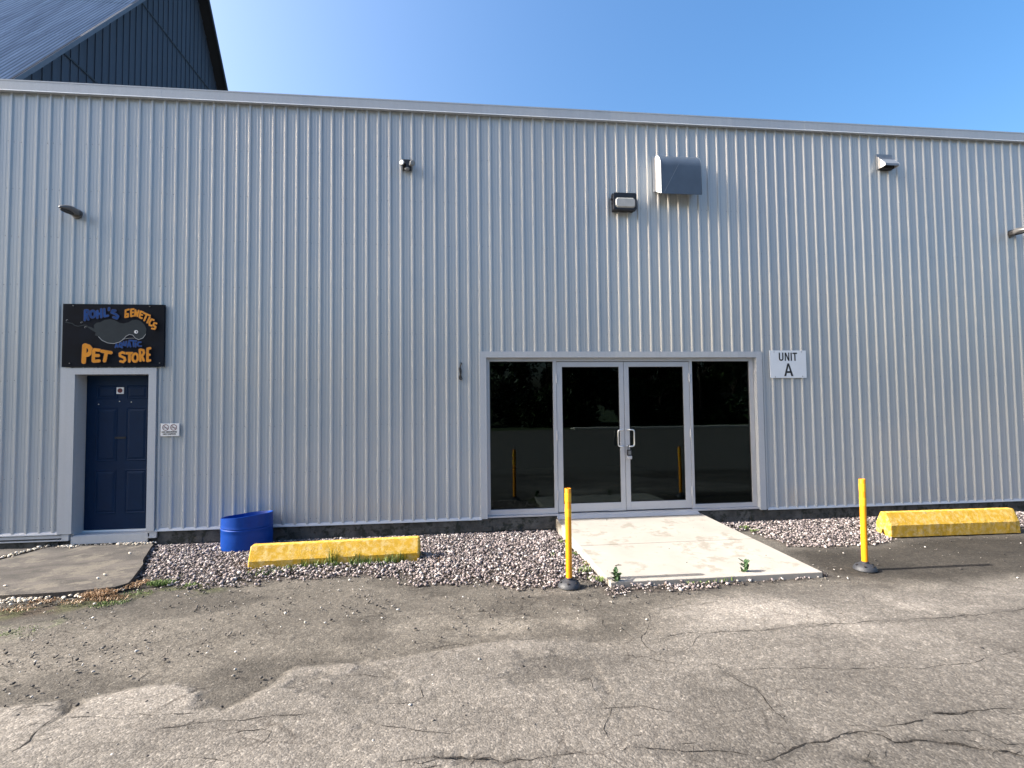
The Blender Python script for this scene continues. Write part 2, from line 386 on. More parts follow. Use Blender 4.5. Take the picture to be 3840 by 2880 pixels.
cr(1280, 2160, .012, ((300, 1215), (500, 1195), (600, 1175), (900, 1190), (960, 1185), (1050, 1210), (1230, 1200), (1400, 1170), (1560, 1150)))
cr(0, 2160, .012, ((0, 1200), (160, 1100), (230, 1020), (300, 960), (400, 910), (440, 870), (450, 800)))
cr(0, 2160, .006, ((0, 890), (200, 850), (400, 830)))
cr(0, 2160, .006, ((380, 930), (600, 920), (800, 930), (900, 900), (1100, 900), (1300, 900)))
cr(0, 2160, .006, ((0, 600), (150, 580)))
cr(0, 2160, .010, ((1000, 1000), (1150, 985), (1370, 950), (1550, 945), (1700, 920), (2000, 900)))
cr(0, 2160, .006, ((1400, 1060), (1700, 1000), (1760, 1020), (1700, 1090), (1560, 1190)))
cr(0, 2160, .006, ((980, 1220), (1300, 1190), (1500, 1215)))
cr(0, 2160, .005, ((1550, 760), (1700, 740), (2212, 640)))

# ------------------------------------------------------------------ ground sheet
xs = np.concatenate([[-900, -300, -120, -60, -30, -15, -8, -4, -2], np.arange(-1.2, 15.0, .0135), [16, 18, 22, 30, 45, 80, 150, 400, 900]])
ys = np.concatenate([[-900, -300, -120, -60, -45, -36, -29.0, -28.9, -22, -15, -10, -7.5, -6.2, -5.6], np.arange(-5.3, -2.3, .0135), np.arange(-2.3, .14, .024), [.6, 2, 6, 20, 60, 200, 900]])
GX, GY = np.meshgrid(xs, ys, indexing='ij'); gx = GX.ravel(); gy = GY.ravel()
near = (gx > -1.5) & (gx < 15.5) & (gy > -6) & (gy < .3)
nx, ny = gx[near], gy[near]
wx = nx+.03*(vnoise(nx, ny, 5, 1)-.5)+.03*(vnoise(nx, ny, 22, 2)-.5); wy = ny+.03*(vnoise(nx, ny, 5, 3)-.5)+.03*(vnoise(nx, ny, 22, 4)-.5)
crack = np.zeros(nx.shape)
wmod = vnoise(nx, ny, 3.1, 9, 3)
for w, pts in CR:
    d = polydist(wx, wy, pts)
    ww = w*(.12+1.25*np.clip(wmod-.28, 0, 1))
    crack = np.maximum(crack, (.55 if w >= .012 else .0)*(1-sstep(ww*.4, ww*1.2+.010, d))*sstep(.45, .6, wmod))
soft = np.zeros(nx.shape)
for w, pts in CR:
    if w >= .009: soft = np.maximum(soft, 1-sstep(0, .09, polydist(wx, wy, pts)))
e1 = .26*(vnoise(nx, ny, 1.6, 21, 6, .68)-.5)+.09*(vnoise(nx, ny, 13, 22, 3, .7)-.5)
dl = sdf(nx+e1, ny+e1*.6, LIGHT)
sf = .02+.28*sstep(5.6, 7.2, nx); light = 1-sstep(-.045-sf, .02+sf*.5, dl)
db = sdf(nx+e1*1.4, ny+e1*.5, BROWN); brown = 1-sstep(-.18, .10, db)
dg = np.minimum(np.minimum(sdf(nx, ny, GRAVEL_L), sdf(nx, ny, GRAVEL_R)), sdf(nx, ny, GRAVEL_F)); grav = 1-sstep(-.03, .06, dg+.15*(vnoise(nx, ny, 6, 33)-.5))
big = vnoise(nx, ny, .8, 41, 5, .6); mid = vnoise(nx, ny*1.8, 2.6, 51, 5, .6); fine = vnoise(nx, ny, 26, 61, 3, .6)
dark = np.array([.067, .060, .0505]); lite = np.array([.135, .122, .106])
al = dark[None]*(1-light[:, None])+lite[None]*light[:, None]
smud = sstep(.50, .62, vnoise(nx, ny*1.4, 1.1, 71, 5, .55))*light*sstep(5.5, 8.0, nx)
al *= (1-.28*smud)[:, None]
dsm = sstep(.48, .6, vnoise(nx, ny*2, .9, 75, 4, .5))*(1-light)
al *= (1+.55*dsm)[:, None]
for (qx, qy, rx, ry, f_) in ((3300, 2290, 900, 85, 1.55), (2700, 2290, 350, 60, 1.3), (3300, 2560, 520, 90, .72), (3000, 2400, 300, 50, .75), (3700, 2750, 500, 110, .85), (2150, 2470, 260, 45, .82), (1950, 2330, 170, 40, 1.45), (1500, 2345, 200, 30, 1.3), (1250, 2300, 260, 50, .85), (120, 2740, 300, 80, 1.2), (500, 2620, 250, 50, 1.25), (2750, 2640, 500, 60, 1.1), (2840, 2130, 150, 40, 1.5), (200, 2480, 500, 90, 1.25)):
    c0 = GP(qx, qy); cxp = GP(qx+rx, qy); cyp = GP(qx, qy+ry); sx = math.dist(c0, cxp); sy = math.dist(c0, cyp)
    q_ = ((nx-c0[0]+.15*(big-.5))/sx)**2+((ny-c0[1]+.3*(mid-.5)*sy)/sy)**2
    al *= (1+(f_-1)*np.exp(-q_*.9)*(.7+.6*mid))[:, None]
# pits where the wearing course has gone
pits = .6*sstep(.64, .68, vnoise(nx, ny*1.5, 1.9, 83, 5, .6))*light*(nx < 6.5)
al = al*(1-pits[:, None]*.38)
al *= (1+.10*(1-sstep(0, .12, np.abs(dl+.06)))*light*(nx < 6.2))[:, None]
al *= (.78+.44*mid)[:, None]*(.86+.28*big)[:, None]*(.86+.28*fine)[:, None]
al = al*(1-.78*brown[:, None])+np.array([.028, .024, .019])[None]*(.7+.6*mid)[:, None]*(.78*brown[:, None])
al = al*(1-.75*grav[:, None])+np.array([.045, .036, .03])[None]*.75*grav[:, None]
al *= (1-.18*soft)[:, None]
al = al*(1-crack[:, None]*.72)+np.array([.035, .03, .025])[None]*crack[:, None]*.72
# the drain line left: dark soil and moss along the slab's foot
SEAM = [GP(*q) for q in ((-200, 2330), (0, 2300), (150, 2285), (300, 2262), (450, 2235), (560, 2215), (680, 2205), (800, 2200))]
ds = polydist(nx, ny, SEAM)+.10*(vnoise(nx, ny, 5, 93)-.5)
moss = (1-sstep(.02, .26, ds))*sstep(.42, .6, vnoise(nx, ny, 7, 95))
soil = (1-sstep(.05, .24, ds+.1*(vnoise(nx, ny, 9, 94)-.5)))*(1-sstep(2.3, 2.9, nx))
al = al*(1-.7*soil[:, None])+np.array([.045, .030, .017])[None]*.7*soil[:, None]
al = al*(1-.7*moss[:, None])+np.array([.050, .058, .020])[None]*.7*moss[:, None]
M2 = [GP(*q) for q in ((-100, 2380), (60, 2365), (250, 2330))]
ms2 = (1-sstep(.03, .22, polydist(nx, ny, M2)))*sstep(.4, .65, vnoise(nx, ny, 8, 97))
al = al*(1-.6*ms2[:, None])+np.array([.10, .115, .06])[None]*.6*ms2[:, None]
hz = .012*(big-.5)+.010*(mid-.5)+.006*(fine-.5)-.016*crack-.010*pits-.012*light*sstep(-.02, .1, -dl)*0
hz += .009*light
hz -= .012*(1-light)*(1-grav)*.6
hz = hz*(1-sstep(-.12, -.02, ny)) - .004
alb = np.tile(np.array([.13, .12, .105]), (gx.size, 1)); alb[near] = np.clip(al, .01, .9)
grassz = gy < -28.95; alb[grassz] = (.055, .075, .03)
far = (gx < -40) | (gx > 60) | (gy > 25); alb[far] = (.07, .09, .04)
hgt = np.zeros(gx.size)-.004; hgt[near] = hz
nX, nY = len(xs), len(ys)
ii, jj = np.meshgrid(np.arange(nX-1), np.arange(nY-1), indexing='ij'); a = (ii*nY+jj).ravel()
faces = np.stack([a, a+nY, a+nY+1, a+1], 1)
# crisp crack ribbons, jagged by midpoint displacement, let into the same sheet
hgrid = hgt.reshape(nX, nY)
def hz_at(x, y):
    i = int(np.clip(np.searchsorted(xs, x), 1, nX-1)); j = int(np.clip(np.searchsorted(ys, y), 1, nY-1))
    return max(hgrid[i-1, j-1], hgrid[i, j], hgrid[i-1, j], hgrid[i, j-1])+.0015
rv = []; rf = []; cr_r = random.Random(31)
def jag(a_, b_, k):
    if k == 0: return [a_]
    L2 = math.dist(a_, b_); m_ = ((a_[0]+b_[0])/2+cr_r.gauss(0, .045)*L2, (a_[1]+b_[1])/2+cr_r.gauss(0, .045)*L2)
    return jag(a_, m_, k-1)+jag(m_, b_, k-1)
def ribbon(pts, w, wm=1.0):
    P_ = []
    for a_, b_ in zip(pts, pts[1:]): P_ += jag(a_, b_, 4 if math.dist(a_, b_) > .5 else 3 if math.dist(a_, b_) > .15 else 2)
    P_.append(pts[-1]); k0 = len(gx)+len(rv); n_ = len(P_); ph = cr_r.uniform(0, 9)
    for i, p in enumerate(P_):
        a_ = P_[max(i-1, 0)]; b_ = P_[min(i+1, n_-1)]; dx, dy = b_[0]-a_[0], b_[1]-a_[1]; l_ = math.hypot(dx, dy) or 1
        ww = w*(.25+.75*abs(math.sin(ph+i*.37)*math.cos(i*.113+ph)))*cr_r.uniform(.6, 1.25)*(1 if 1 < i < n_-2 else .2)
        for s_ in (-1, 1):
            x = p[0]-dy/l_*ww*s_*.5; y = p[1]+dx/l_*ww*s_*.5; rv.append((x, y, hz_at(x, y)))
    for i in range(n_-1): rf.append((k0+2*i, k0+2*i+1, k0+2*i+3, k0+2*i+2))
    return P_
for w, pts in CR:
    P_ = ribbon(pts, w*.62+.002)
    if w >= .009:
        for _ in range(len(pts)//2+2):
            q = cr_r.choice(P_); a_ = cr_r.uniform(0, 6.28); l_ = cr_r.uniform(.05, .22)
            ribbon([q, (q[0]+math.cos(a_)*l_*.5, q[1]+math.sin(a_)*l_*.4), (q[0]+math.cos(a_+.5)*l_, q[1]+math.sin(a_+.5)*l_*.6)], .004)
# crazed surface at the left
for _ in range(230):
    q = GP(cr_r.uniform(-60, 640), cr_r.uniform(2350, 2560)); a_ = cr_r.choice((0.2, 1.5, 2.4))+cr_r.gauss(0, .35); l_ = cr_r.uniform(.05, .16)
    ribbon([q, (q[0]+math.cos(a_)*l_, q[1]+math.sin(a_)*l_)], .0045)
nb = gx.size
gx = np.concatenate([gx, [p[0] for p in rv]]); gy = np.concatenate([gy, [p[1] for p in rv]]); hgt = np.concatenate([hgt, [p[2] for p in rv]])
alb = np.concatenate([alb, np.tile(np.array([[.022, .019, .016]]), (len(rv), 1))])
faces = np.concatenate([faces, np.array(rf)])
me = bpy.data.meshes.new('ground'); nv = gx.size; nf = len(faces)
me.vertices.add(nv); me.vertices.foreach_set('co', np.stack([gx, gy, hgt], 1).astype(np.float32).ravel())
me.loops.add(nf*4); me.loops.foreach_set('vertex_index', faces.astype(np.int32).ravel())
me.polygons.add(nf); me.polygons.foreach_set('loop_start', np.arange(0, nf*4, 4, dtype=np.int32)); me.polygons.foreach_set('loop_total', np.full(nf, 4, np.int32))
me.polygons.foreach_set('use_smooth', np.ones(nf, bool))
me.update(calc_edges=True)
ca = me.color_attributes.new('albedo', 'FLOAT_COLOR', 'POINT'); ca.data.foreach_set('color', np.concatenate([alb, np.ones((nv, 1))], 1).astype(np.float32).ravel())
def ground_mat():
    m, nt, p, tc = newmat('weathered_asphalt')
    at = N(nt, 'ShaderNodeAttribute'); at.attribute_name = 'albedo'
    v = N(nt, 'ShaderNodeTexVoronoi'); v.inputs['Scale'].default_value = 95; L(nt, tc.outputs['Object'], v.inputs['Vector'])
    sp = N(nt, 'ShaderNodeSeparateColor'); L(nt, v.outputs['Color'], sp.inputs[0])
    c1 = ramp(nt, sp.outputs[0], [(0, .68), (.55, .97), (.85, 1.12), (1, 1.5)])
    v2 = N(nt, 'ShaderNodeTexVoronoi'); v2.inputs['Scale'].default_value = 64; L(nt, tc.outputs['Object'], v2.inputs['Vector'])
    sp2 = N(nt, 'ShaderNodeSeparateColor'); L(nt, v2.outputs['Color'], sp2.inputs[0])
    c2 = ramp(nt, sp2.outputs[1], [(0, .90), (.5, 1.0), (.90, 1.02), (.93, 1.28), (1, 1.4)])
    n = N(nt, 'ShaderNodeTexNoise'); n.inputs['Scale'].default_value = 14; n.inputs['Detail'].default_value = 8; n.inputs['Roughness'].default_value = .7; L(nt, tc.outputs['Object'], n.inputs['Vector'])
    c3 = ramp(nt, n.outputs[0], [(.3, .8), (.7, 1.2)])
    c = mixc(nt, 1, at.outputs['Color'], c1, 'MULTIPLY'); c = mixc(nt, 1, c, c2, 'MULTIPLY'); c = mixc(nt, 1, c, c3, 'MULTIPLY')
    wn = N(nt, 'ShaderNodeTexNoise'); wn.inputs['Scale'].default_value = 2.5; wn.inputs['Detail'].default_value = 6; L(nt, tc.outputs['Object'], wn.inputs['Vector'])
    wv = N(nt, 'ShaderNodeVectorMath', operation='MULTIPLY_ADD'); L(nt, wn.outputs['Color'], wv.inputs[0]); wv.inputs[1].default_value = (.45, .45, 0); L(nt, tc.outputs['Object'], wv.inputs[2])
    vc = N(nt, 'ShaderNodeTexVoronoi'); vc.feature = 'DISTANCE_TO_EDGE'; vc.inputs['Scale'].default_value = 2.4; L(nt, wv.outputs[0], vc.inputs['Vector'])
    line = ramp(nt, vc.outputs['Distance'], [(0.0, 1.0), (.011, .5), (.022, 0.0)])
    mk = N(nt, 'ShaderNodeTexNoise'); mk.inputs['Scale'].default_value = 1.4; mk.inputs['Detail'].default_value = 4; L(nt, tc.outputs['Object'], mk.inputs['Vector'])
    mm = mixc(nt, 1.0, line, ramp(nt, mk.outputs[0], [(.46, 0.0), (.60, .75)]), 'MULTIPLY')
    c = mixc(nt, mm, c, mixc(nt, 1.0, c, (.45, .43, .42), 'MULTIPLY'))
    L(nt, c, p.inputs['Base Color']); p.inputs['Roughness'].default_value = .92; p.inputs['Specular IOR Level'].default_value = .25
    b = N(nt, 'ShaderNodeBump'); b.inputs['Strength'].default_value = .5; b.inputs['Distance'].default_value = .005
    L(nt, v.outputs['Distance'], b.inputs['Height']); b.invert = True
    b2 = N(nt, 'ShaderNodeBump'); b2.inputs['Strength'].default_value = .45; b2.inputs['Distance'].default_value = .010
    L(nt, n.outputs[0], b2.inputs['Height']); L(nt, b.outputs[0], b2.inputs['Normal']); L(nt, b2.outputs[0], p.inputs['Normal'])
    return m
me.materials.append(ground_mat())
go = bpy.data.objects.new('ground', me); COL.objects.link(go); tag(go, kind='structure')

# ------------------------------------------------------------------ stones
ico_v = []; t_ = (1+5**.5)/2
for a_, b_ in ((-1, t_), (1, t_), (-1, -t_), (1, -t_)): ico_v.append((a_, b_, 0))
for a_, b_ in ((-1, t_), (1, t_), (-1, -t_), (1, -t_)): ico_v.append((0, a_, b_))
for a_, b_ in ((t_, -1), (t_, 1), (-t_, -1), (-t_, 1)): ico_v.append((a_, 0, b_))
ICO = np.array(ico_v)/math.sqrt(1+t_*t_)
IF = np.array([(0,11,5),(0,5,1),(0,1,7),(0,7,10),(0,10,11),(1,5,9),(5,11,4),(11,10,2),(10,7,6),(7,1,8),(3,9,4),(3,4,2),(3,2,6),(3,6,8),(3,8,9),(4,9,5),(2,4,11),(6,2,10),(8,6,7),(9,8,1)])
def stones(name, P, size, material, label=None, cat=None, kind='stuff', rng=RNG):
    n = len(P)
    V = np.repeat(ICO[None], n, 0)*(1+.5*(rng.random((n, 12, 1))-.5))
    V *= size[:, None, None]*np.stack([.8+.6*rng.random(n), .6+.5*rng.random(n), .42+.35*rng.random(n)], 1)[:, None, :]
    # random tilt + spin
    a1 = rng.random(n)*6.28; a2 = (rng.random(n)-.5)*1.5
    c, s_ = np.cos(a2)[:, None], np.sin(a2)[:, None]
    V = np.stack([V[..., 0]*c-V[..., 2]*s_, V[..., 1], V[..., 0]*s_+V[..., 2]*c], -1)
    c, s_ = np.cos(a1)[:, None], np.sin(a1)[:, None]
    V = np.stack([V[..., 0]*c-V[..., 1]*s_, V[..., 0]*s_+V[..., 1]*c, V[..., 2]], -1)
    V += P[:, None, :]
    fa = (IF[None]+(np.arange(n)*12)[:, None, None]).reshape(-1, 3)
    me = bpy.data.meshes.new(name); me.vertices.add(n*12); me.vertices.foreach_set('co', V.astype(np.float32).ravel())
    me.loops.add(len(fa)*3); me.loops.foreach_set('vertex_index', fa.astype(np.int32).ravel())
    me.polygons.add(len(fa)); me.polygons.foreach_set('loop_start', np.arange(0, len(fa)*3, 3, dtype=np.int32)); me.polygons.foreach_set('loop_total', np.full(len(fa), 3, np.int32))
    me.update(calc_edges=True); me.materials.append(material)
    o = bpy.data.objects.new(name, me); COL.objects.link(o)
    tag(o, label, cat, None, kind); return o
def scatter(poly, n, edge=.06, seed=0, yfade=None):
    r = np.random.default_rng(seed); pp = np.array(poly); out = []
    x0, y0 = pp.min(0); x1, y1 = pp.max(0)
    x = x0+(x1-x0)*r.random(n*3); y = y0+(y1-y0)*r.random(n*3)
    d = sdf(x, y, poly)+.16*(vnoise(x, y, 6, 33)-.5)
    k = r.random(n*3) < 1-sstep(-edge, edge*.6, d)
    return x[k], y[k]
def area(poly):
    p = np.array(poly); return abs(np.sum(p[:, 0]*np.roll(p[:, 1], -1)-p[:, 1]*np.roll(p[:, 0], -1)))/2
def bbarea(poly):
    p = np.array(poly); return np.prod(p.max(0)-p.min(0))
allx, ally, allz, alls = [], [], [], []
GRX = [q for q in GRAVEL_R]
for poly, dens, e, sd in ((GRAVEL_L, 2850, .18, 1), (GRX, 2500, .12, 2), (GRAVEL_F, 1300, .09, 3)):
    x, y = scatter(poly, int(bbarea(poly)*dens/3), e, sd)
    r = np.random.default_rng(sd+50)
    s_ = .0058+.0150*r.random(len(x))**1.9
    d = -sdf(x, y, poly)
    mound = .028*sstep(0, .35, d)*(1 if sd < 3 else .2)+.03*sstep(-.7, -.05, y)*(sd == 2)
    z = r.random(len(x))*.030*sstep(0, .2, d)+s_*.4+mound*.6
    # keep clear of the ramp, the slab, the stops and the drum
    keep = ~((x > 6.99) & (x < 9.17) & (y > -2.27)) & (y < -.012) & ~(((x-3.027)**2+(y+.32)**2) < .27**2)
    keep &= ~((x > 3.42) & (x < 5.16) & (y > -1.27) & (y < -1.03)) & ~((x > 11.08) & (x < 12.86) & (y > -1.03) & (y < -.80))
    keep &= ~((x-6.66)**2+(y+2.19)**2 < .11**2)
    allx.append(x[keep]); ally.append(y[keep]); allz.append(z[keep]); alls.append(s_[keep])
P = np.stack([np.concatenate(allx), np.concatenate(ally), np.concatenate(allz)], 1)
stones('gravel_bed', P, np.concatenate(alls), M['stone'], 'pinkish grey crushed stone spread along the foot of the wall', 'gravel')
# loose stones and chips lying on the asphalt
r = np.random.default_rng(99)
n = 60000
x = -1+15.5*r.random(n); y = -5.1+4.0*r.random(n)
dL_ = sdf(x, y, LIGHT); dG_ = np.minimum(np.minimum(sdf(x, y, GRAVEL_L), sdf(x, y, GRAVEL_R)), sdf(x, y, GRAVEL_F))
pr = np.where(dL_ > 0, .40, .07)*np.where(x < 7, 1, .25)+.9*np.exp(-np.clip(dG_, 0, 9)/.06)
clus = vnoise(x, y, 1.5, 123, 3); pr *= np.clip((clus-.35)*4, .1, 1.6)
k = (r.random(n) < pr) & (dG_ > -.02) & ~((x > 6.97) & (x < 9.2) & (y > -2.3))
x, y = x[k], y[k]; s_ = .0020+.0115*r.random(len(x))**6.0
rx_ = 7.05+2.05*r.random(90); ry_ = -2.28+2.2*r.random(90); kk_ = (r.random(90) < .35) | (np.minimum(rx_-7.03, 9.12-rx_) < .12); rx_, ry_ = rx_[kk_], ry_[kk_]
rs_ = .002+.005*r.random(len(rx_))**2
x = np.concatenate([x, rx_]); y = np.concatenate([y, ry_]); zz_ = np.concatenate([s_*.3, .170+ry_*.0527+rs_*.3]); s_ = np.concatenate([s_, rs_])
stones('loose_pebbles', np.stack([x, y, zz_], 1), s_, M['pebble'], 'small loose stones and crumbs of asphalt scattered over the lot', 'pebbles')

# ------------------------------------------------------------------ concrete ramp and old slab
rp = empty('concrete_ramp', (8.07, -1.15, 0), 'pale new concrete ramp sloping up to the glass doors', 'ramp')
def ramp_piece(y0, y1, z0, z1):
    m = MB(); xa0, xb0 = (7.03-(2.29+y0)*.035, 9.18-(2.29+y0)*.06); xa1, xb1 = (7.03-(2.29+y1)*.035, 9.18-(2.29+y1)*.06)
    m.add([(xa0, y0, -.03), (xb0, y0, -.03), (xb1, y1, -.03), (xa1, y1, -.03), (xa0, y0, z0), (xb0, y0, z0), (xb1, y1, z1), (xa1, y1, z1)],
          [(0, 3, 2, 1), (4, 5, 6, 7), (0, 1, 5, 4), (1, 2, 6, 5), (2, 3, 7, 6), (3, 0, 4, 7)]); return m
ramp_piece(-2.29, -1.205, .050, .107).build('ramp_slab', M['ramp'], rp, bevel=.006)
ramp_piece(-1.195, -.03, .108, .170).build('ramp_slab', M['ramp'], rp, bevel=.006)
MB().box(7.06, 9.1, -1.205, -1.195, 0, .094).build('joint_filler', M['foundation'], rp)

def wavy(pts, amp, step=.12, seed=3):
    r = random.Random(seed); out = []
    for i in range(len(pts)):
        a_, b_ = pts[i], pts[(i+1) % len(pts)]; d = math.dist(a_, b_); k = max(1, int(d/step))
        for j in range(k):
            t = j/k; out.append((a_[0]+(b_[0]-a_[0])*t+(r.uniform(-amp, amp) if j else 0), a_[1]+(b_[1]-a_[1])*t+(r.uniform(-amp, amp) if j else 0)))
    return out
sl_main = [(1.72, -.03), (1.84, -.12)]+[GP(555, 2062, .07), GP(520, 2130, .07), GP(480, 2178, .07), GP(430, 2192, .07), GP(300, 2205, .07), GP(150, 2216, .07), GP(0, 2224, .07), GP(-300, 2240, .07)]+[GP(-300, 2170, .07), GP(0, 2092, .07), GP(120, 2062, .07), GP(205, 2036, .07), (.75, -.03)]
so_ = MB().prism(wavy(sl_main, .012), -.03, .048, 'z').build('old_slab', M['slab'], None, bevel=.008)
tag(so_, 'worn dark concrete slab in front of the blue door', 'slab')
sl_side = [(.72, -.03), GP(190, 2034, .06), GP(110, 2057, .06), GP(0, 2083, .06), GP(-300, 2160, .06), (-2.2, -.6), (-2.2, -.03)]
so2 = MB().prism(wavy(sl_side, .01, seed=8), -.03, .040, 'z').build('broken_slab', M['slab'], None, bevel=.008)
tag(so2, 'narrow broken concrete slab at the wall left of the blue door', 'slab')
# pale chips lying on the slabs
cx, cy, cz, cs_ = [], [], [], []
r = np.random.default_rng(5)
def strip(pts, n, wd, z, smin=.008, smax=.02):
    for _ in range(n):
        i = r.integers(0, len(pts)-1); t = r.random(); a_, b_ = pts[i], pts[i+1]
        cx.append(a_[0]+(b_[0]-a_[0])*t+r.normal()*wd); cy.append(min(a_[1]+(b_[1]-a_[1])*t+r.normal()*wd, -.02)); s = smin+(smax-smin)*r.random()**2; cs_.append(s); cz.append(z+s*.4)
strip([(1.42, -.05), (1.80, -.06)], 110, .03, .052)
strip([(.75, -.07), (.98, -.06)], 45, .03, .052)
strip([(1.0, -.04), (1.5, -.04)], 45, 0.015, .052, .006, .014)
strip([GP(0, 2085, .07), GP(100, 2062, .07), GP(190, 2038, .07)], 60, .035, .052)
strip([GP(0, 2255), GP(120, 2245), GP(250, 2225), GP(330, 2215)], 150, .07, .01)
strip([GP(250, 2240), GP(360, 2225), GP(450, 2210)], 60, .05, .01)
strip([GP(-60, 2240), GP(150, 2238), GP(330, 2228), GP(450, 2215)], 130, .05, .01, .006, .015)
strip([GP(-100, 2280), GP(0, 2262), GP(150, 2255)], 50, .07, .01)
for q in ((488, 2070), (395, 2150), (368, 2163), (20, 2190)): 
    g_ = GP(q[0], q[1], .07); cx.append(g_[0]); cy.append(g_[1]); cz.append(.056); cs_.append(.016)
stones('stone_chips', np.stack([cx, cy, cz], 1), np.array(cs_), M['pale_stone'], 'pale cream stone chips strewn over and around the old slab', 'stones')

# ------------------------------------------------------------------ grass and weeds
def blades(name, clumps, material, label, cat, seed=1):
    r = random.Random(seed); m = MB()
    for (x, y, z, rad, n, h, lean) in clumps:
        for _ in range(n):
            a_ = r.uniform(0, 6.283); d = rad*math.sqrt(r.random()); bx, by = x+d*math.cos(a_)*1.3, y+d*math.sin(a_)*.7
            hh = h*r.uniform(.4, 1.1); w = r.uniform(.0025, .0055); an = r.uniform(0, 6.283); lx, ly = math.cos(an)*lean*hh*r.random(), math.sin(an)*lean*hh*r.random()
            px_, py_ = math.cos(an+1.57)*w, math.sin(an+1.57)*w
            m.add([(bx-px_, by-py_, z), (bx+px_, by+py_, z), (bx+lx*.4+px_*.7, by+ly*.4+py_*.7, z+hh*.6), (bx+lx*.4-px_*.7, by+ly*.4-py_*.7, z+hh*.6), (bx+lx, by+ly, z+hh*(1-.3*lean))],
                  [(0, 1, 2, 3), (3, 2, 4)])
    o = m.build(name, material, None); tag(o, label, cat, None, 'stuff'); return o
cl = []
for px, py, rad, n, h in ((1165, 2118, .05, 60, .20), (1180, 2128, .12, 110, .10), (1250, 2125, .03, 14, .22), (1248, 2130, .07, 50, .07), (1080, 2140, .14, 80, .06), (1000, 2155, .12, 60, .05), (1420, 2118, .15, 110, .09), (1490, 2110, .08, 60, .12), (1350, 2125, .10, 50, .08), (1330, 2120, .05, 20, .15)):
    g_ = GP(px, py); cl.append((g_[0], g_[1]-.02, .012, rad, int(n*1.6), h*1.25, .5))
blades('grass', cl, M['grass'], 'thin green grass growing along the front of the left parking stop', 'grass', 2)
cl = []
for px, py, rad, n, h in ((605, 2192, .10, 330, .05), (720, 2200, .05, 70, .04), (430, 2262, .10, 120, .02), (380, 2275, .08, 70, .02), (520, 2225, .10, 90, .02), (60, 2370, .14, 90, .015), (900, 2160, .10, 110, .04), (680, 2165, .03, 20, .04)):
    g_ = GP(px, py); cl.append((g_[0], g_[1], .005, rad, n, h, 1.0))
blades('grass', cl, M['grass'], 'low moss green tufts along the seam between slab, gravel and lot', 'grass', 3)
cl = []
for px, py, rad, n, h in ((375, 2238, .11, 260, .07), (480, 2205, .10, 170, .05), (530, 2190, .06, 70, .04), (165, 2262, .09, 90, .04), (60, 2290, .12, 120, .03), (280, 2262, .10, 90, .03), (420, 2250, .12, 140, .035), (330, 2240, .06, 60, .05), (1640, 2105, .10, 60, .05), (2500, 2190, .1, 22, .03), (2200, 2120, .08, 50, .04)):
    g_ = GP(px, py); cl.append((g_[0], g_[1], .01, rad, n, h, 1.6))
blades('dry_grass', cl, M['drygrass'], 'rusty brown dry grass lying in tufts at the edge of the old slab', 'dry grass', 4)
cl = []
for px, py, rad, n, h in ((2070, 2092, .07, 220, .05), (2480, 2180, .10, 60, .035), (2620, 2182, .14, 130, .03), (2760, 2170, .12, 120, .03), (2890, 2160, .05, 30, .03), (2170, 2140, .12, 90, .04), (2230, 2175, .06, 40, .04), (2790, 1985, .05, 60, .06), (2830, 1996, .05, 60, .05), (2200, 2120, .10, 60, .03), (2190, 2150, .05, 60, .07), (2250, 2182, .04, 40, .06), (2440, 2188, .08, 50, .06), (2570, 2182, .08, 50, .05), (2700, 2178, .10, 70, .055), (2100, 2040, .03, 30, .06), (2150, 2085, .04, 40, .05), (2660, 1958, .04, 40, .09)):
    g_ = GP(px, py); cl.append((g_[0], g_[1], .012, rad, n, h, .9))
blades('grass', cl, M['grass'], 'small green weeds and grass round the edges of the ramp', 'grass', 5)

def weed(px, py, h, leaves, label, seed):
    r = random.Random(seed); x, y = GP(px, py); root = empty('weed_plant', (x, y, 0), label, 'weed')
    m = MB(); m.tube([(x, y, 0), (x+.006, y, h*.5), (x-.004, y, h*.92)], [.004, .003, .002], 6); m.build('stem', M['weed'], root)
    lf = MB()
    for i in range(leaves):
        z = h*(.12+.8*i/leaves); a_ = r.uniform(0, 6.283); ln = h*r.uniform(.28, .5); w = ln*.26; dx, dy = math.cos(a_), math.sin(a_)*.7; up = r.uniform(.4, 1.0)
        c0 = Vector((x, y, z)); d = Vector((dx, dy, up)).normalized(); sd = Vector((-dy, dx, .25)).normalized()
        lf.add([c0, c0+d*ln*.35+sd*w, c0+d*ln, c0+d*ln*.35-sd*w, c0+d*ln*.7+sd*w*.8, c0+d*ln*.7-sd*w*.8], [(0, 1, 4, 2, 5, 3)])
    lf.build('leaves', M['weed'], root)
weed(2308, 2200, .16, 26, 'narrow dark green weed at the near left corner of the ramp', 11)
weed(2792, 2165, .17, 20, 'broad leaved green weed standing before the ramp front near its right end', 12)
weed(2455, 2182, .06, 12, 'tiny weed sprouting at the foot of the ramp front, left of the middle', 13)

for (px, py, l_, a_, lb) in ((2318, 2116, .07, .1, 'small dark twig lying on the lower half of the ramp'), (2276, 1951, .02, .6, 'dark leaf scrap lying near the top of the ramp')):
    x_, y_ = GP(px, py, .085 if py > 2000 else .16); z_ = .170+y_*.0527+.004
    m = MB(); m.tube([(x_-l_/2, y_-.01, z_), (x_, y_+.004, z_+.004), (x_+l_/2, y_+math.sin(a_)*.02, z_)], [.003, .004, .002], 6); m.tube([(x_, y_, z_+.003), (x_+l_*.2, y_+.02, z_+.008)], .0015, 5)
    o = m.build('twig', M['bark'], None); tag(o, lb, 'twig')

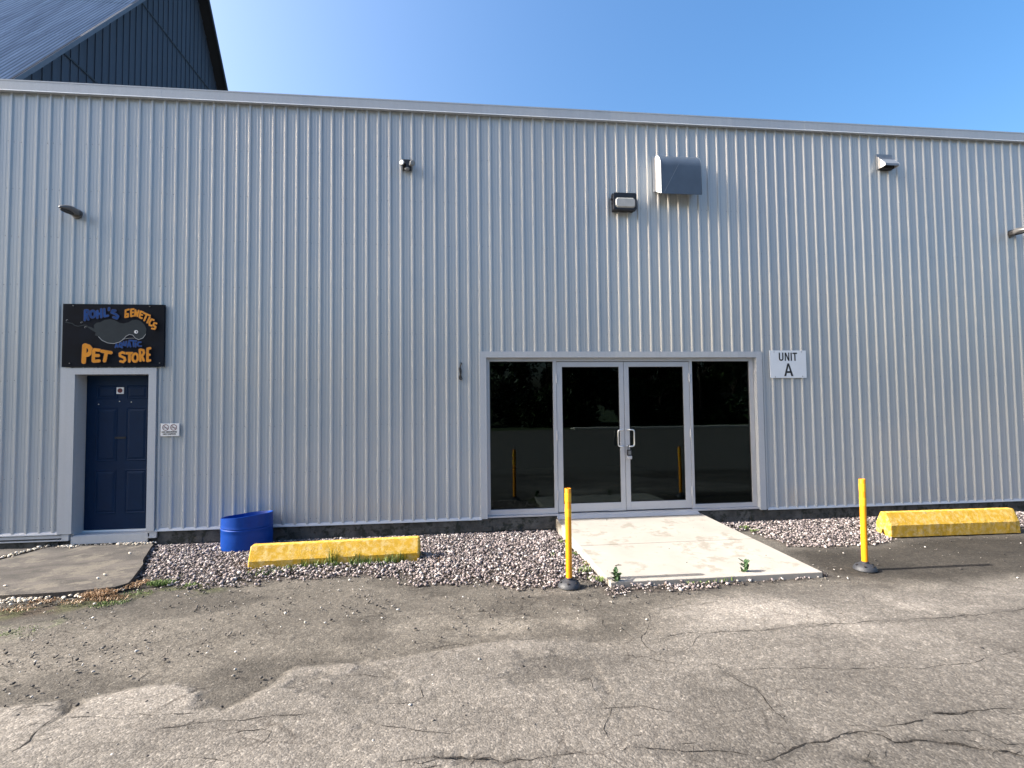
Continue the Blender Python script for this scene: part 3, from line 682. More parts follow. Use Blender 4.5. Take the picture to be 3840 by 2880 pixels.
# ------------------------------------------------------------------ the warehouse
PITCH = .1524
wh = empty('warehouse', (6.0, 0.0, 0.0), 'long low warehouse clad in pale grey ribbed steel', 'building')
RIBP = [(-.0290, 0), (-.0250, -.0022), (-.0135, -.0165), (-.0095, -.0190), (.0095, -.0190), (.0135, -.0165), (.0235, -.0022), (.0270, 0), (.050, 0), (.053, -.0014), (.062, -.0014), (.065, 0), (.088, 0), (.091, -.0014), (.100, -.0014), (.103, 0)]
PR = sorted([(i*PITCH+dx, y) for i in range(-26, 124) for dx, y in RIBP])
def clad(m, x0, x1, z0, z1, close=True):
    pts = [p for p in PR if x0 < p[0] < x1]
    def yi(x):
        for (a_, ya), (b_, yb) in zip(PR, PR[1:]):
            if a_ <= x <= b_: return ya+(yb-ya)*(x-a_)/(b_-a_ or 1)
        return 0
    pts = [(x0, yi(x0))]+pts+[(x1, yi(x1))]
    nz = max(2, int((z1-z0)/1.2)+1); zs = [z0+(z1-z0)*k/(nz-1) for k in range(nz)]
    vs = [(x, y, z) for z in zs for x, y in pts]; n = len(pts)
    fs = [(k*n+i, k*n+i+1, (k+1)*n+i+1, (k+1)*n+i) for k in range(nz-1) for i in range(n-1)]
    m.add(vs, fs)
    # thickness seen at bottom edge
    vs = [(x, y, z0) for x, y in pts]+[(x, .01, z0) for x, y in pts]; fs = [(i, i+n, i+1+n, i+1) for i in range(n-1)]; m.add(vs, fs)
wm = MB()
BX0, BX1 = -3.6, 18.2
SB = .20
clad(wm, BX0, .70, SB, 5.80)
clad(wm, .70, 1.76, 2.24, 5.80)
clad(wm, 1.76, 5.96, SB, 5.80)
clad(wm, 5.96, 10.02, 2.44, 5.80)
clad(wm, 10.02, BX1, SB, 5.80)
wm.build('wall', M['siding'], wh)

core = MB()
for x0, x1, z0, z1 in ((BX0, .66, .2, 5.8), (.66, 1.80, 2.24, 5.8), (1.80, 5.99, .2, 5.8), (5.99, 9.99, 2.40, 5.8), (9.99, BX1, .2, 5.8)):
    core.box(x0, x1, .012, .10, z0, z1)
core.box(BX0, BX0+.1, .1, 13.9, .2, 5.8); core.box(BX1-.1, BX1, .1, 13.9, .2, 5.8); core.box(BX0, BX1, 13.9, 14, .2, 5.8)
core.build('wall', M['interior'], wh)
MB().box(BX0, BX1, -.03, 14.0, 5.802, 5.86).build('roof', M['roof_flat'], wh)
fm = MB()
for (x0, x1) in ((BX0, .66), (1.82, 5.99), (10.0, BX1)):
    fm.box(x0, x1, .004, .18, -.1, .19)
fm.box(5.99, 10.0, .012, .18, -.1, .19); fm.box(.66, 1.82, .03, .18, -.1, .09)
# ledges and block courses in the footing
bl = fm
rr = random.Random(4)
xx = 2.0
while xx < 18:
    if not (6.9 < xx < 9.1): bl.box(xx, xx+rr.uniform(.35, .40), -.002-rr.random()*.004, .004, rr.uniform(.02, .035), rr.uniform(.085, .1)) if rr.random() < .55 else bl.box(xx, xx+.38, -.002, .004, .105, .18)
    xx += .41
bl.build('foundation', M['foundation'], wh)
# fascia in 3 m lengths with a drip lip
FZ0, FZ1 = 5.779, 5.920
for k, x in enumerate([BX0]+[-1.2+3.0*i for i in range(7)]):
    x1 = min(BX1, (-1.2 if k == 0 else x+3.0)); yy = -.055-.0015*(k % 2)
    m = MB(); m.box(x, x1+.004, yy, -.02, FZ0, FZ1); m.prism([(yy, FZ0+.018), (yy-.014, FZ0+.002), (yy-.014, FZ0-.004), (yy, FZ0-.004)], x, x1+.004)
    m.box(x, x1+.003, yy-.004, yy, FZ1-.012, FZ1+.004)
    m.build('fascia', M['trim'], wh)
# base flashing
for x0, x1 in ((BX0, .70), (1.80, 5.94), (10.05, BX1)):
    m = MB(); m.prism([(-.006, .222), (-.026, .198), (-.030, .186), (-.026, .186), (-.020, .197), (0.003, .200), (0.003, .222)], x0, x1); m.build('base_flashing', M['trim'], wh)
m = MB(); m.box(BX0, .74, -.012, .03, .140, .175); m.box(BX0, .80, -.03, .03, .108, .120); m.box(.72, .80, -.025, .03, .121, .186)
m.build('base_flashing', M['trim'], wh)
# screws
sm = MB()
rows = [.27+.61*k for k in range(9)]
for i in range(-4, 116):
    for s_ in (-1, 1):
        x = i*PITCH+s_*.036
        if (i % 3 == 0) or (i % 3 == 1 and s_ < 0):
            for z in rows:
                if (x < 1.85 and x > .6 and z < 3.1) or (5.9 < x < 10.1 and z < 2.5): continue
                zz = z+rr.uniform(-.008, .008)
                sm.add([(x+.0055*math.cos(a_*1.047), 0.0, zz+.0055*math.sin(a_*1.047)) for a_ in range(6)]+[(x, -.006, zz)], [(a_, (a_+1) % 6, 6) for a_ in range(6)])
so3 = sm.build('screws', M['screw'], wh); so3['kind'] = 'stuff'

# ---- blue door and its surround
y = -.036
tx0, tx1, ix0, ix1 = WX(.646, y), WX(1.775, y), WX(.812, y), WX(1.683, y)
tz1, iz1 = WZ(2.262, y), WZ(2.181, y)
m = MB(); m.prism([(tx0, .192), (ix0, .192), (ix0, iz1), (tx0, iz1+.0)], y, .012, 'y'); m.build('door_trim', M['trim'], wh)
m = MB(); m.box(ix1, tx1, y, .012, .192, iz1); m.build('door_trim', M['trim'], wh)
m = MB(); m.box(tx0, tx1, y-.001, .012, iz1, tz1); m.build('door_trim', M['trim'], wh)
DY = .18
m = MB(); m.box(ix0-.03, ix0, .013, DY+.05, .16, iz1+.02); m.box(ix1, ix1+.03, .013, DY+.05, .16, iz1+.02); m.box(ix0, ix1, .013, DY+.05, iz1, iz1+.03); m.build('door_jamb', M['trim'], wh)
m = MB(); m.box(ix0, ix1, .0, DY+.05, .155, .165); m.box(ix0-.02, ix1+.01, -.012, .0, .06, .155); m.box(1.735, 1.82, -.02, .03, .121, .190); m.box(1.70, 1.82, -.034, .02, .108, .120); m.build('door_sill', M['trim'], wh)
MB().box(ix0, ix1, DY-.02, DY+.02, .166, .186).build('door_sill', M['white_metal'], wh)
dm = MB(); dz0, dz1 = .188, iz1-.004; dx0, dx1 = ix0+.004, ix1-.004
dm.box(dx0, dx1, DY, DY+.04, dz0, dz1)
def panel(x0, x1, z0, z1):
    h = -.011; o = .0; e1_, e2_, e3_ = .010, .022, .036
    R = []
    for e, yy in ((0, 0), (e1_, -.006), (e2_, -.0005), (e3_+.012, -.008)):
        R.append([(x0+e, DY+yy-.0005, z0+e), (x1-e, DY+yy-.0005, z0+e), (x1-e, DY+yy-.0005, z1-e), (x0+e, DY+yy-.0005, z1-e)])
    vs = [v for q in R for v in q]; fs = []
    for k in range(3):
        for j in range(4): fs.append((k*4+j, k*4+(j+1) % 4, k*4+4+(j+1) % 4, k*4+4+j))
    fs.append((12, 13, 14, 15)); dm.add(vs, fs)
cxm = (dx0+dx1)/2+.0; H = dz1-dz0
for xa, xb in ((dx0+.115, cxm-.05), (cxm+.05, dx1-.115)):
    for za, zb in ((.10, .385), (.44, .79), (.845, .935)):
        panel(xa, xb, dz0+H*za, dz0+H*zb)
bd = dm.build('door', M['blue_door'], wh); bd['label'] = 'dark blue six panel door'
k_ = lambda x: WX(x, DY)
m = MB(); m.box(k_(1.310), k_(1.395), DY-.010, DY-.001, WZ(1.930, DY), WZ(2.014, DY)); st = m.build('sticker', M['white'], bd)
m = MB(); m.disc((k_(1.352), DY-.0115, WZ(1.972, DY)), .031, 20, .030); m.build('sticker_mark', M['darkred'], bd)
m = MB(); m.box(k_(1.30), k_(1.43), DY-.012, DY-.001, WZ(1.362, DY), WZ(1.386, DY)); m.build('mail_slot', M['gasket'], bd)
m = MB(); m.tube([(dx1-.014, DY, .78), (dx1-.014, DY-.045, .78)], [.009, .013], 10); m.build('knob', M['chrome'], bd, smooth=True)
for q in ((1.10, 1.80), (1.485, 1.825), (1.345, 1.835)): MB().tube([(k_(q[0]), DY, WZ(q[1], DY)), (k_(q[0]), DY-.006, WZ(q[1], DY))], .006, 8).build('screw', M['chrome'], bd)

# ---- glazed entrance
y = -.030
ox0, ox1, oz1 = WX(5.925, y), WX(10.046, y), WZ(2.475, y)
jx0, jx1, jz1 = WX(6.016, y), WX(9.956, y), WZ(2.391, y)
MB().box(ox0, jx0, y, .012, .198, jz1).build('entrance_trim', M['trim'], wh)
MB().box(jx1, ox1, y, .012, .190, jz1).build('entrance_trim', M['trim'], wh)
MB().box(ox0, 8.48, y-.001, .012, jz1, oz1).build('entrance_trim', M['trim'], wh)
MB().box(8.482, ox1, y, .012, jz1, oz1).build('entrance_trim', M['trim'], wh)
FY = .045
m = MB(); m.box(jx0-.02, jx0, .013, .12, .198, jz1+.02); m.box(jx1, jx1+.02, .013, .12, .198, jz1+.02); m.box(jx0, jx1, .013, .12, jz1, jz1+.02); m.build('entrance_reveal', M['trim'], wh)
fr = MB()
f0, f1 = jx0+.004, jx1-.004; zt = 2.352; zs0 = .232
def fx(x): return WX(x, FY)
PL0, PL1 = fx(6.060), fx(6.945)
D0, DM, D1 = fx(6.995), fx(7.962), fx(8.928)
PR0, PR1 = fx(8.972), fx(9.842)
fr.box(f0, PL0, FY, FY+.07, .225, jz1); fr.box(PL0, f1, FY, FY+.07, zt-.012, jz1)
fr.box(PL0, PL1, FY, FY+.07, .225, .298); fr.box(PL1, D0-.004, FY-.001, FY+.07, .225, zt-.012)
fr.box(D1+.004, PR0, FY-.001, FY+.07, .225, zt-.012); fr.box(PR0, PR1, FY, FY+.07, .225, .287); fr.box(PR1, f1, FY, FY+.07, .225, zt-.012)
fr.build('entrance_frame', M['alu'], wh, bevel=.003)
MB().box(f0-.02, f1+.02, -.004, .12, .202, .222).build('entrance_sill', M['alu'], wh)
for a_, b_, zb in ((PL0, PL1, .298), (PR0, PR1, .287)):
    w_ = MB().box(a_, b_, FY+.030, FY+.036, zb, zt-.012).build('window', M['glass'], wh); w_['label'] = 'tall dark tinted side window'
    g = .008; gm = MB(); gm.box(a_, a_+g, FY+.018, FY+.030, zb+g, zt-.012-g); gm.box(b_-g, b_, FY+.018, FY+.030, zb+g, zt-.012-g); gm.box(a_, b_, FY+.018, FY+.030, zb, zb+g); gm.box(a_, b_, FY+.018, FY+.030, zt-.012-g, zt-.012)
    gm.build('gasket', M['gasket'], w_)
def glass_door(x0, x1, gx0, gx1, hinge, side):
    z0, z1 = .238, zt-.02; g0, g1 = .350, 2.262; yy = FY+.004
    m = MB(); m.box(x0, gx0, yy, yy+.045, z0, z1); m.box(gx1, x1, yy, yy+.045, z0, z1); m.box(gx0, gx1, yy, yy+.045, z0, g0); m.box(gx0, gx1, yy, yy+.045, g1, z1)
    d = m.build('door', M['alu'], wh, bevel=.003); d['label'] = 'aluminium framed tinted glass door'
    MB().box(gx0, gx1, yy+.02, yy+.026, g0, g1).build('glass', M['glass'], d)
    gm = MB(); g = .007; gm.box(gx0, gx0+g, yy+.008, yy+.019, g0+g, g1-g); gm.box(gx1-g, gx1, yy+.008, yy+.019, g0+g, g1-g); gm.box(gx0, gx1, yy+.008, yy+.019, g0, g0+g); gm.box(gx0, gx1, yy+.008, yy+.019, g1-g, g1)
    gm.build('gasket', M['gasket'], d)
    for zc in (2.10, 1.30, .48):
        h = MB(); h.tube([(hinge, yy-.008, zc-.065), (hinge, yy-.008, zc+.065)], .011, 10); h.box(hinge-.02, hinge+.02, yy-.004, yy-.0005, zc-.06, zc+.06); h.build('hinge', M['alu'], d)
    # D pull
    s_ = -1 if side == 'l' else 1
    bx = (gx1+x1)/2+.005 if side == 'l' else (x0+gx0)/2-.005
    zt_, zb_ = 1.368, 1.135; pts = []
    a0 = Vector((bx, yy, zt_)); out = -.055; reach = .085
    p = [(bx, yy, zt_), (bx+s_*.004, yy+out*.6, zt_), (bx+s_*.02, yy+out, zt_), (bx+s_*(reach-.03), yy+out, zt_), (bx+s_*(reach-.008), yy+out, zt_-.008), (bx+s_*reach, yy+out, zt_-.03)]
    p += [(q[0], q[1], zb_+zt_-q[2]) for q in reversed(p)]
    h = MB(); h.tube(p, .0095, 12); h.build('handle', M['chrome'], d, smooth=True)
    return bx
bxl = glass_door(D0, DM-.003, fx(7.073), fx(7.892), D0-.002, 'l')
bxr = glass_door(DM+.003, D1, fx(8.033), fx(8.838), D1+.002, 'r')
MB().box(fx(7.70), DM-.006, FY-.006, FY+.003, .236, .250).build('door_sweep', M['alu'], wh)
MB().prism([(-.10, .172), (-.10, .176), (-.02, .200), (.0, .204), (.0, .172)], D0-.03, D1+.05).build('threshold', M['alu'], wh)
# the room behind the glass
m = MB(); x0, x1, y0, y1, z0, z1 = 5.95, 10.05, .16, 5.5, .2, 2.7
m.add([(x0, y0, z0), (x1, y0, z0), (x1, y1, z0), (x0, y1, z0), (x0, y0, z1), (x1, y0, z1), (x1, y1, z1), (x0, y1, z1)], [(0, 1, 2, 3), (4, 7, 6, 5), (1, 5, 6, 2), (2, 6, 7, 3), (3, 7, 4, 0)])
m.build('interior', M['interior'], wh)

# ------------------------------------------------------------------ lettering
_YY = [0.0]
def strokes(polys, hw, mat_, parent, name, dy=-.00003):
    m = MB()
    for pts in polys:
        for i in range(len(pts)-1):
            a_ = Vector(pts[i]); b_ = Vector(pts[i+1]); d = (b_-a_)
            if d.length < 1e-6: continue
            n = Vector((-d.y, d.x)).normalized()*hw; _YY[0] += dy
            m.add([(p.x, _YY[0], p.y) for p in (a_+n, a_-n, b_-n, b_+n)], [(0, 1, 2, 3)])
        for p in pts:
            _YY[0] += dy; m.disc((p[0], _YY[0], p[1]), hw, 14)
    return m.build(name, mat_, parent)

# ---- shop sign
sg = empty('shop_sign', (1.27, -.03, 2.27), 'black painted board with orange and blue lettering and a grey fish above the blue door', 'sign')
ys_ = -.052
def SP(x, y):   # picture of the board -> board plane
    u = (x-145-(1222-y)/1040*0)/1695; v = (y-180)/1042
    xx_ = .655+u*1.208-(v-.5)*.012; zz_ = 3.080-v*.805
    return (WX(xx_, ys_), WZ(zz_, ys_))
b0 = SP(150, 178); b1 = SP(1840, 1222)
MB().box(WX(.652, ys_), WX(1.861, ys_), ys_+.002, -.0225, WZ(2.276, ys_), WZ(3.080, ys_)).build('board', M['board'], sg, bevel=.002)
SC = 1.208/1695*(7.096/7.148)
items = []
def letter(key, strokes_, w, o=7):
    P_ = [[SP(*p) for p in s_] for s_ in strokes_]
    nm, ma, mb_ = {'blue': ('blue_letter', M['bluep'], M['bluep_dark']), 'orange': ('orange_letter', M['orange'], M['orange_dark'])}[key]
    _YY[0] -= .0001; ya = _YY[0]
    o2 = strokes(P_, (w/2+o)*SC, mb_, sg, 'letter_edge'); _YY[0] -= .0001
    o1 = strokes(P_, w/2*SC, ma, sg, nm); o2.parent = o1; o2.location = o1.location*0
def arc(cx_, cy_, rx, ry, a0, a1, n=10): return [(cx_+rx*math.cos(math.radians(a0+(a1-a0)*i/n)), cy_+ry*math.sin(math.radians(a0+(a1-a0)*i/n))) for i in range(n+1)]
# ray body
_YY[0] = ys_-.0008
def line(pts, hw, mm, nm): strokes([[SP(*p) for p in pts]], hw*SC, mm, sg, nm)
body = [(655, 530), (700, 490), (760, 482), (830, 442), (920, 430), (990, 442), (1080, 490), (1150, 500), (1230, 480), (1290, 445), (1370, 435), (1440, 460), (1500, 520), (1535, 590), (1530, 670), (1480, 740), (1410, 768), (1350, 740), (1310, 690), (1250, 680), (1200, 710), (1150, 765), (1090, 808), (1000, 832), (900, 823), (800, 780), (740, 720), (680, 700), (690, 650), (640, 625), (570, 580), (520, 545), (600, 560), (665, 590)]
MB().poly([(SP(*p)[0], ys_-.0004, SP(*p)[1]) for p in body]).build('fish_figure', M['ray'], sg)
line(((190, 485), (250, 497), (300, 505), (345, 540), (400, 552), (450, 540), (500, 530), (545, 540)), 8, M['ray'], 'fish_tail')
line(((740, 722), (800, 783), (900, 827), (1000, 836), (1090, 811), (1150, 768), (1200, 712), (1250, 683), (1310, 693), (1350, 743), (1410, 770), (1480, 743), (1525, 680)), 5, M['ray_line'], 'fish_outline')
line(((1140, 765), (1230, 748), (1330, 745)), 3, M['ray_line'], 'fish_outline')
for cx_, cy_ in ((455, 490), (520, 568), (215, 455)): line(arc(cx_, cy_, 16, 11, 120, 330), 3, M['ray_line'], 'bubble')
line(((1362, 640), (1368, 641)), 30, M['white'], 'fish_eye'); line(((1372, 640), (1375, 643)), 14, M['black'], 'fish_pupil')
# top left: blue word
for st_ in ([[(505, 290), (508, 450)], arc(530, 320, 38, 34, -100, 100), [(530, 355), (565, 440)]],
            [arc(635, 350, 40, 55, 0, 360, 16)],
            [[(712, 300), (716, 410)], [(775, 270), (780, 400)], [(716, 350), (775, 340)]],
            [[(825, 268), (835, 385)], [(835, 385), (890, 375)]],
            [[(905, 250), (903, 280)]],
            [[(1010, 290), (965, 285), (950, 320), (1020, 350), (1060, 385), (1040, 420), (985, 400)]]):
    letter('blue', st_, 38, 6)
# blue word under the fish
for st_ in ([[(1035, 900), (1050, 845), (1075, 895)], [(1040, 880), (1068, 878)]], [arc(1125, 860, 24, 34, 0, 360, 12), [(1130, 880), (1150, 905)]], [[(1172, 810), (1178, 865), (1205, 870), (1215, 805)]],
            [[(1240, 890), (1262, 800), (1290, 890)], [(1250, 862), (1280, 862)]], [[(1265, 785), (1385, 795)], [(1335, 795), (1340, 885)]], [[(1372, 830), (1375, 890)]], [[(1460, 815), (1420, 815), (1405, 850), (1425, 880), (1470, 880)]]):
    letter('blue', st_, 24, 5)
for st_ in ([[(1240, 270), (1188, 285), (1186, 400), (1232, 388), (1230, 345), (1208, 347)]], [[(1278, 270), (1282, 383)], [(1280, 268), (1322, 264)], [(1284, 322), (1316, 318)], [(1284, 384), (1325, 374)]],
            [[(1348, 375), (1352, 280), (1388, 380), (1405, 290)]], [[(1440, 302), (1426, 398)], [(1444, 302), (1490, 318)], [(1436, 350), (1470, 362)], [(1430, 400), (1466, 416)]],
            [[(1500, 330), (1598, 368)], [(1546, 352), (1508, 452)]], [[(1600, 398), (1560, 488)]], [[(1668, 445), (1630, 432), (1594, 490), (1602, 530), (1640, 540)]], [[(1716, 502), (1682, 492), (1664, 530), (1704, 560), (1690, 594), (1644, 586)]]):
    letter('orange', st_, 29, 6)
P1 = ([[(535, 875), (532, 1140)], [(545, 870), (605, 890), (638, 930), (636, 985), (600, 1020), (555, 1030)]], 72)
for st_, w in (P1, ([[(690, 950), (688, 1125)], [(700, 940), (785, 950)], [(705, 1035), (770, 1038)], [(700, 1132), (785, 1125)]], 52),
               ([[(825, 965), (975, 990)], [(900, 985), (876, 1125)]], 56), ([[(1215, 1000), (1165, 985), (1125, 1005), (1130, 1045), (1205, 1075), (1215, 1115), (1185, 1143), (1140, 1132)]], 40),
               ([[(1240, 1000), (1330, 1000)], [(1288, 1005), (1288, 1135)]], 44), ([arc(1385, 1072, 46, 66, 0, 360, 16)], 40), ([[(1458, 945), (1475, 1125)], [(1470, 940), (1518, 950), (1530, 990), (1515, 1025), (1480, 1042)], [(1495, 1045), (1530, 1120)]], 38),
               ([[(1588, 935), (1592, 1125)], [(1590, 925), (1630, 917)], [(1592, 1025), (1622, 1025)], [(1592, 1128), (1634, 1118)]], 40)):
    letter('orange', st_, w, 7)
for q in ((305, 213), (1580, 213), (282, 1163), (1778, 1160)):
    p_ = SP(*q); MB().tube([(p_[0], ys_, p_[1]), (p_[0], ys_-.006, p_[1])], .007, 8).build('bolt', M['silver'], sg)

# ---- UNIT A
ys2 = -.032
ua = empty('unit_sign', (10.43, ys2, 2.08), 'white sign reading UNIT A right of the glazed entrance', 'sign')
X0, X1, Z0, Z1 = WX(10.168, ys2), WX(10.738, ys2), WZ(2.086, ys2), WZ(2.491, ys2)
MB().box(X0, X1, ys2, -.0215, Z0, Z1).build('plate', M['sign_white'], ua, bevel=.0015)
def UP(x, y): return (X0+(X1-X0)*(x-(285+(y-150)*.018))/1620, Z1-(Z1-Z0)*(y-145)/1145)
us = (X1-X0)/1620
it = []
def flat(polys, name, parent, mat_, y):
    m = MB(); k = 0
    for p in polys: m.poly([(q[0], y-.0003*k, q[1]) for q in p]); k += 1
    return m.build(name, mat_, parent)
w = 62/2
def bar(a_, b_, w_):  # butt ended bar in sign picture units
    a_ = Vector(a_); b_ = Vector(b_); d = (b_-a_).normalized(); n = Vector((-d.y, d.x))*w_/2
    return [UP(*(a_+n)), UP(*(a_-n)), UP(*(b_-n)), UP(*(b_+n))]
U_ = [bar((715, 235), (718, 480), 58), bar((865, 235), (868, 480), 58)]
ar = arc(793, 480, 104, 100, 0, 180, 12); ai = arc(793, 480, 46, 42, 180, 0, 12)
U_.append([UP(*p) for p in ar+ai])
for pl in (U_, [bar((975, 235), (978, 578), 52), bar((1132, 235), (1136, 578), 52), [UP(*p) for p in ((950, 236), (1010, 236), (1162, 578), (1102, 578))]], [bar((1240, 235), (1245, 578), 58)], [bar((1298, 265), (1505, 265), 58), bar((1402, 290), (1410, 578), 58)]):
    flat(pl, 'letter', ua, M['black'], ys2-.0012)
polys = [[UP(*p) for p in ((1062, 685), (1142, 685), (1330, 1215), (1232, 1215), (1110, 800), (1005, 1215), (918, 1215))], bar((1000, 1045), (1230, 1045), 80)]
flat(polys, 'letter', ua, M['black'], ys2-.0012)
for q in ((480, 208), (1705, 205), (522, 1248), (1738, 1228)):
    p_ = UP(*q); MB().tube([(p_[0], ys2, p_[1]), (p_[0], ys2-.004, p_[1])], .006, 8).build('rivet', M['screw'], ua)

# ---- no smoking plate
ys3 = -.034
nsg = empty('smoking_sign', (1.95, ys3, 1.38), 'small white no smoking, no vaping plate beside the blue door', 'sign')
X0n, X1n, Z0n, Z1n = WX(1.837, ys3), WX(2.062, ys3), WZ(1.383, ys3), WZ(1.545, ys3)
MB().box(X0n, X1n, ys3, -.0215, Z0n, Z1n).build('plate', M['white'], nsg, bevel=.003)
def NP(x, y): return (X0n+(X1n-X0n)*(x-270)/1060, Z1n-(Z1n-Z0n)*(y-620)/740)
ns = (X1n-X0n)/1060
_YY[0] = ys3-.0010
for cx_ in (560, 1015):
    strokes([[NP(cx_-130, 875), NP(cx_+110, 872)]], 15*ns, M['black'], nsg, 'cigarette_mark', dy=-.00002)
    strokes([[NP(*p) for p in arc(cx_, 850, 168, 165, 0, 360, 22)], [NP(cx_-120, 735), NP(cx_+125, 965)]], 17*ns, M['darkred'], nsg, 'prohibition_mark', dy=-.00002)
def text(body_, x0, x1, z0, z1, y, parent, mat_, name='lettering', thick=0.0):
    cu = bpy.data.curves.new(name, 'FONT'); cu.body = body_; cu.offset = thick
    to = bpy.data.objects.new(name, cu); COL.objects.link(to)
    bpy.context.view_layer.update(); dg = bpy.context.evaluated_depsgraph_get()
    me_ = bpy.data.meshes.new_from_object(to.evaluated_get(dg)); bpy.data.objects.remove(to)
    v = np.empty(len(me_.vertices)*3); me_.vertices.foreach_get('co', v); v = v.reshape(-1, 3)
    mn, mx = v.min(0), v.max(0); o_ = worg(parent)
    out = np.stack([x0+(v[:, 0]-mn[0])/(mx[0]-mn[0])*(x1-x0)-o_.x, np.full(len(v), y-o_.y), z0+(v[:, 1]-mn[1])/(mx[1]-mn[1])*(z1-z0)-o_.z], 1)
    me_.vertices.foreach_set('co', out.ravel()); me_.update(); me_.materials.clear(); me_.materials.append(mat_)
    o = bpy.data.objects.new(name, me_); COL.objects.link(o); o.parent = parent; return o
a_ = NP(345, 1155); b_ = NP(1200, 1070); text('NO SMOKING', a_[0], b_[0], a_[1], b_[1], ys3-.0022, nsg, M['black'], thick=.06)
a_ = NP(415, 1275); b_ = NP(1140, 1195); text('NO VAPING', a_[0], b_[0], a_[1], b_[1], ys3-.0022, nsg, M['black'], thick=.06)

# ------------------------------------------------------------------ wall fittings
def half_hood_light(x, z, label):
    root = empty('wall_light', (x, 0, z), label, 'wall light', 'small hooded wall lights')
    m = MB(); m.tube([(x, -.0, z), (x, -.028, z)], .062, 20); m.build('mount', M['silver'], root, smooth=True)
    m = MB(); rings = []; n = 20
    for t, w_, h_, dz in ((.028, .048, .052, 0), (.07, .056, .058, .002), (.12, .060, .058, .004), (.17, .060, .050, .004), (.22, .055, .038, .0), (.27, .040, .024, -.008), (.305, .016, .010, -.018), (.312, .004, .003, -.022)):
        rings.append([(x+w_*math.cos(2*math.pi*k/n), -t, z+dz+max(h_*math.sin(2*math.pi*k/n), -.034-.0*t) ) for k in range(n)])
    vs = [v for q in rings for v in q]; fs = [(i*n+k, (i+1)*n+k, (i+1)*n+(k+1) % n, i*n+(k+1) % n) for i in range(len(rings)-1) for k in range(n)]
    fs.append(tuple(range(n))); m.add(vs, fs); m.build('hood', M['silver'], root, smooth=True)
    m = MB(); m.add([(x+.044*math.cos(2*math.pi*k/20), -.185+.10*math.sin(2*math.pi*k/20), z-.0385) for k in range(20)]+[(x+.044*math.cos(2*math.pi*k/20), -.185+.10*math.sin(2*math.pi*k/20), z-.03) for k in range(20)], [tuple(range(20))]+[(k, (k+1) % 20, 20+(k+1) % 20, 20+k) for k in range(20)])
    m.build('lens', M['gasket'], root)
half_hood_light(.800, 4.235, 'dark hooded wall light high above the shop sign')
half_hood_light(14.225, 4.315, 'silver hooded wall light cut by the right edge of the photo')

# twin head sensor light
t = empty('twin_spotlight', (4.95, 0, 5.02), 'small black twin spotlight alone high on the wall between the two doors', 'wall light')
MB().box(4.895, 5.015, -.045, -.018, 4.955, 5.105).build('mount', M['housing'], t, bevel=.006)
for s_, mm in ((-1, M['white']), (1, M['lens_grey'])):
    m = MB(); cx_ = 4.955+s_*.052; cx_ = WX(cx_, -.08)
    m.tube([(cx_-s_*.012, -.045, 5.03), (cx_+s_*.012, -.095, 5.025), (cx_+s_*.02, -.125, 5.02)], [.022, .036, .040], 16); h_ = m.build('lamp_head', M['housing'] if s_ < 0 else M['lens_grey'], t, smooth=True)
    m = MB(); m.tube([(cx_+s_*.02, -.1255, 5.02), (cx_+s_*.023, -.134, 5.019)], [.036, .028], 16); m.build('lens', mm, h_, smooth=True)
m = MB(); m.lathe([(.001, -.022), (.026, -.018), (.034, 0), (.028, .01), (.001, .012)], (4.96, -.085, 4.955), 18); m.build('sensor', M['lens_grey'], t, smooth=True)

# wall pack
t = empty('flood_light', (8.03, 0, 4.62), 'black rectangular flood light with frosted lens left of the big vent hood', 'wall light')
yf = -.15
FX0, FX1, Fz0, Fz1 = WX(7.868, yf), WX(8.205, yf), WZ(4.520, yf), WZ(4.765, yf)
m = MB(); m.box(FX0+.01, FX1-.01, -.09, -.0, Fz0+.01, Fz1+.005)
m.build('back_box', M['housing'], t, bevel=.006)
m = MB()   # tilted front frame: opening ring
def rr_ring(x0, x1, z0, z1, y, c): return [(x0+c, y, z0), (x1-c, y, z0), (x1, y, z0+c), (x1, y, z1-c), (x1-c, y, z1), (x0+c, y, z1), (x0, y, z1-c), (x0, y, z0+c)]
R0 = rr_ring(FX0, FX1, Fz0, Fz1, -.085, .008); R1 = rr_ring(FX0, FX1, Fz0, Fz1, yf, .012)
R2 = rr_ring(FX0+.016, FX1-.014, Fz0+.022, Fz1-.062, yf-.001, .030); R3 = rr_ring(FX0+.020, FX1-.018, Fz0+.026, Fz1-.066, yf+.012, .028)
vs = R0+R1+R2+R3; fs = [(k*8+i, k*8+(i+1) % 8, k*8+8+(i+1) % 8, k*8+8+i) for k in range(3) for i in range(8)]
m.add(vs, fs); m.build('frame', M['housing'], t)
Ra = rr_ring(FX0+.019, FX1-.017, Fz0+.025, Fz1-.065, yf+.008, .028); Rb = rr_ring(FX0+.035, FX1-.030, Fz0+.042, Fz1-.085, yf-.010, .022)
m = MB(); m.add(Ra+Rb, [(i, (i+1) % 8, 8+(i+1) % 8, 8+i) for i in range(8)]+[tuple(range(8, 16))]); m.build('lens', M['lens'], t)
m = MB(); m.tube([(FX0-.001, -.10, 4.62), (FX0-.034, -.10, 4.62)], .016, 12); m.build('photocell', M['housing'], t)
MB().box(FX0-.012, FX0, -.12, -.06, 4.66, 4.70).build('latch', M['housing'], t); MB().box(FX0-.012, FX0, -.12, -.06, 4.56, 4.60).build('latch', M['housing'], t)

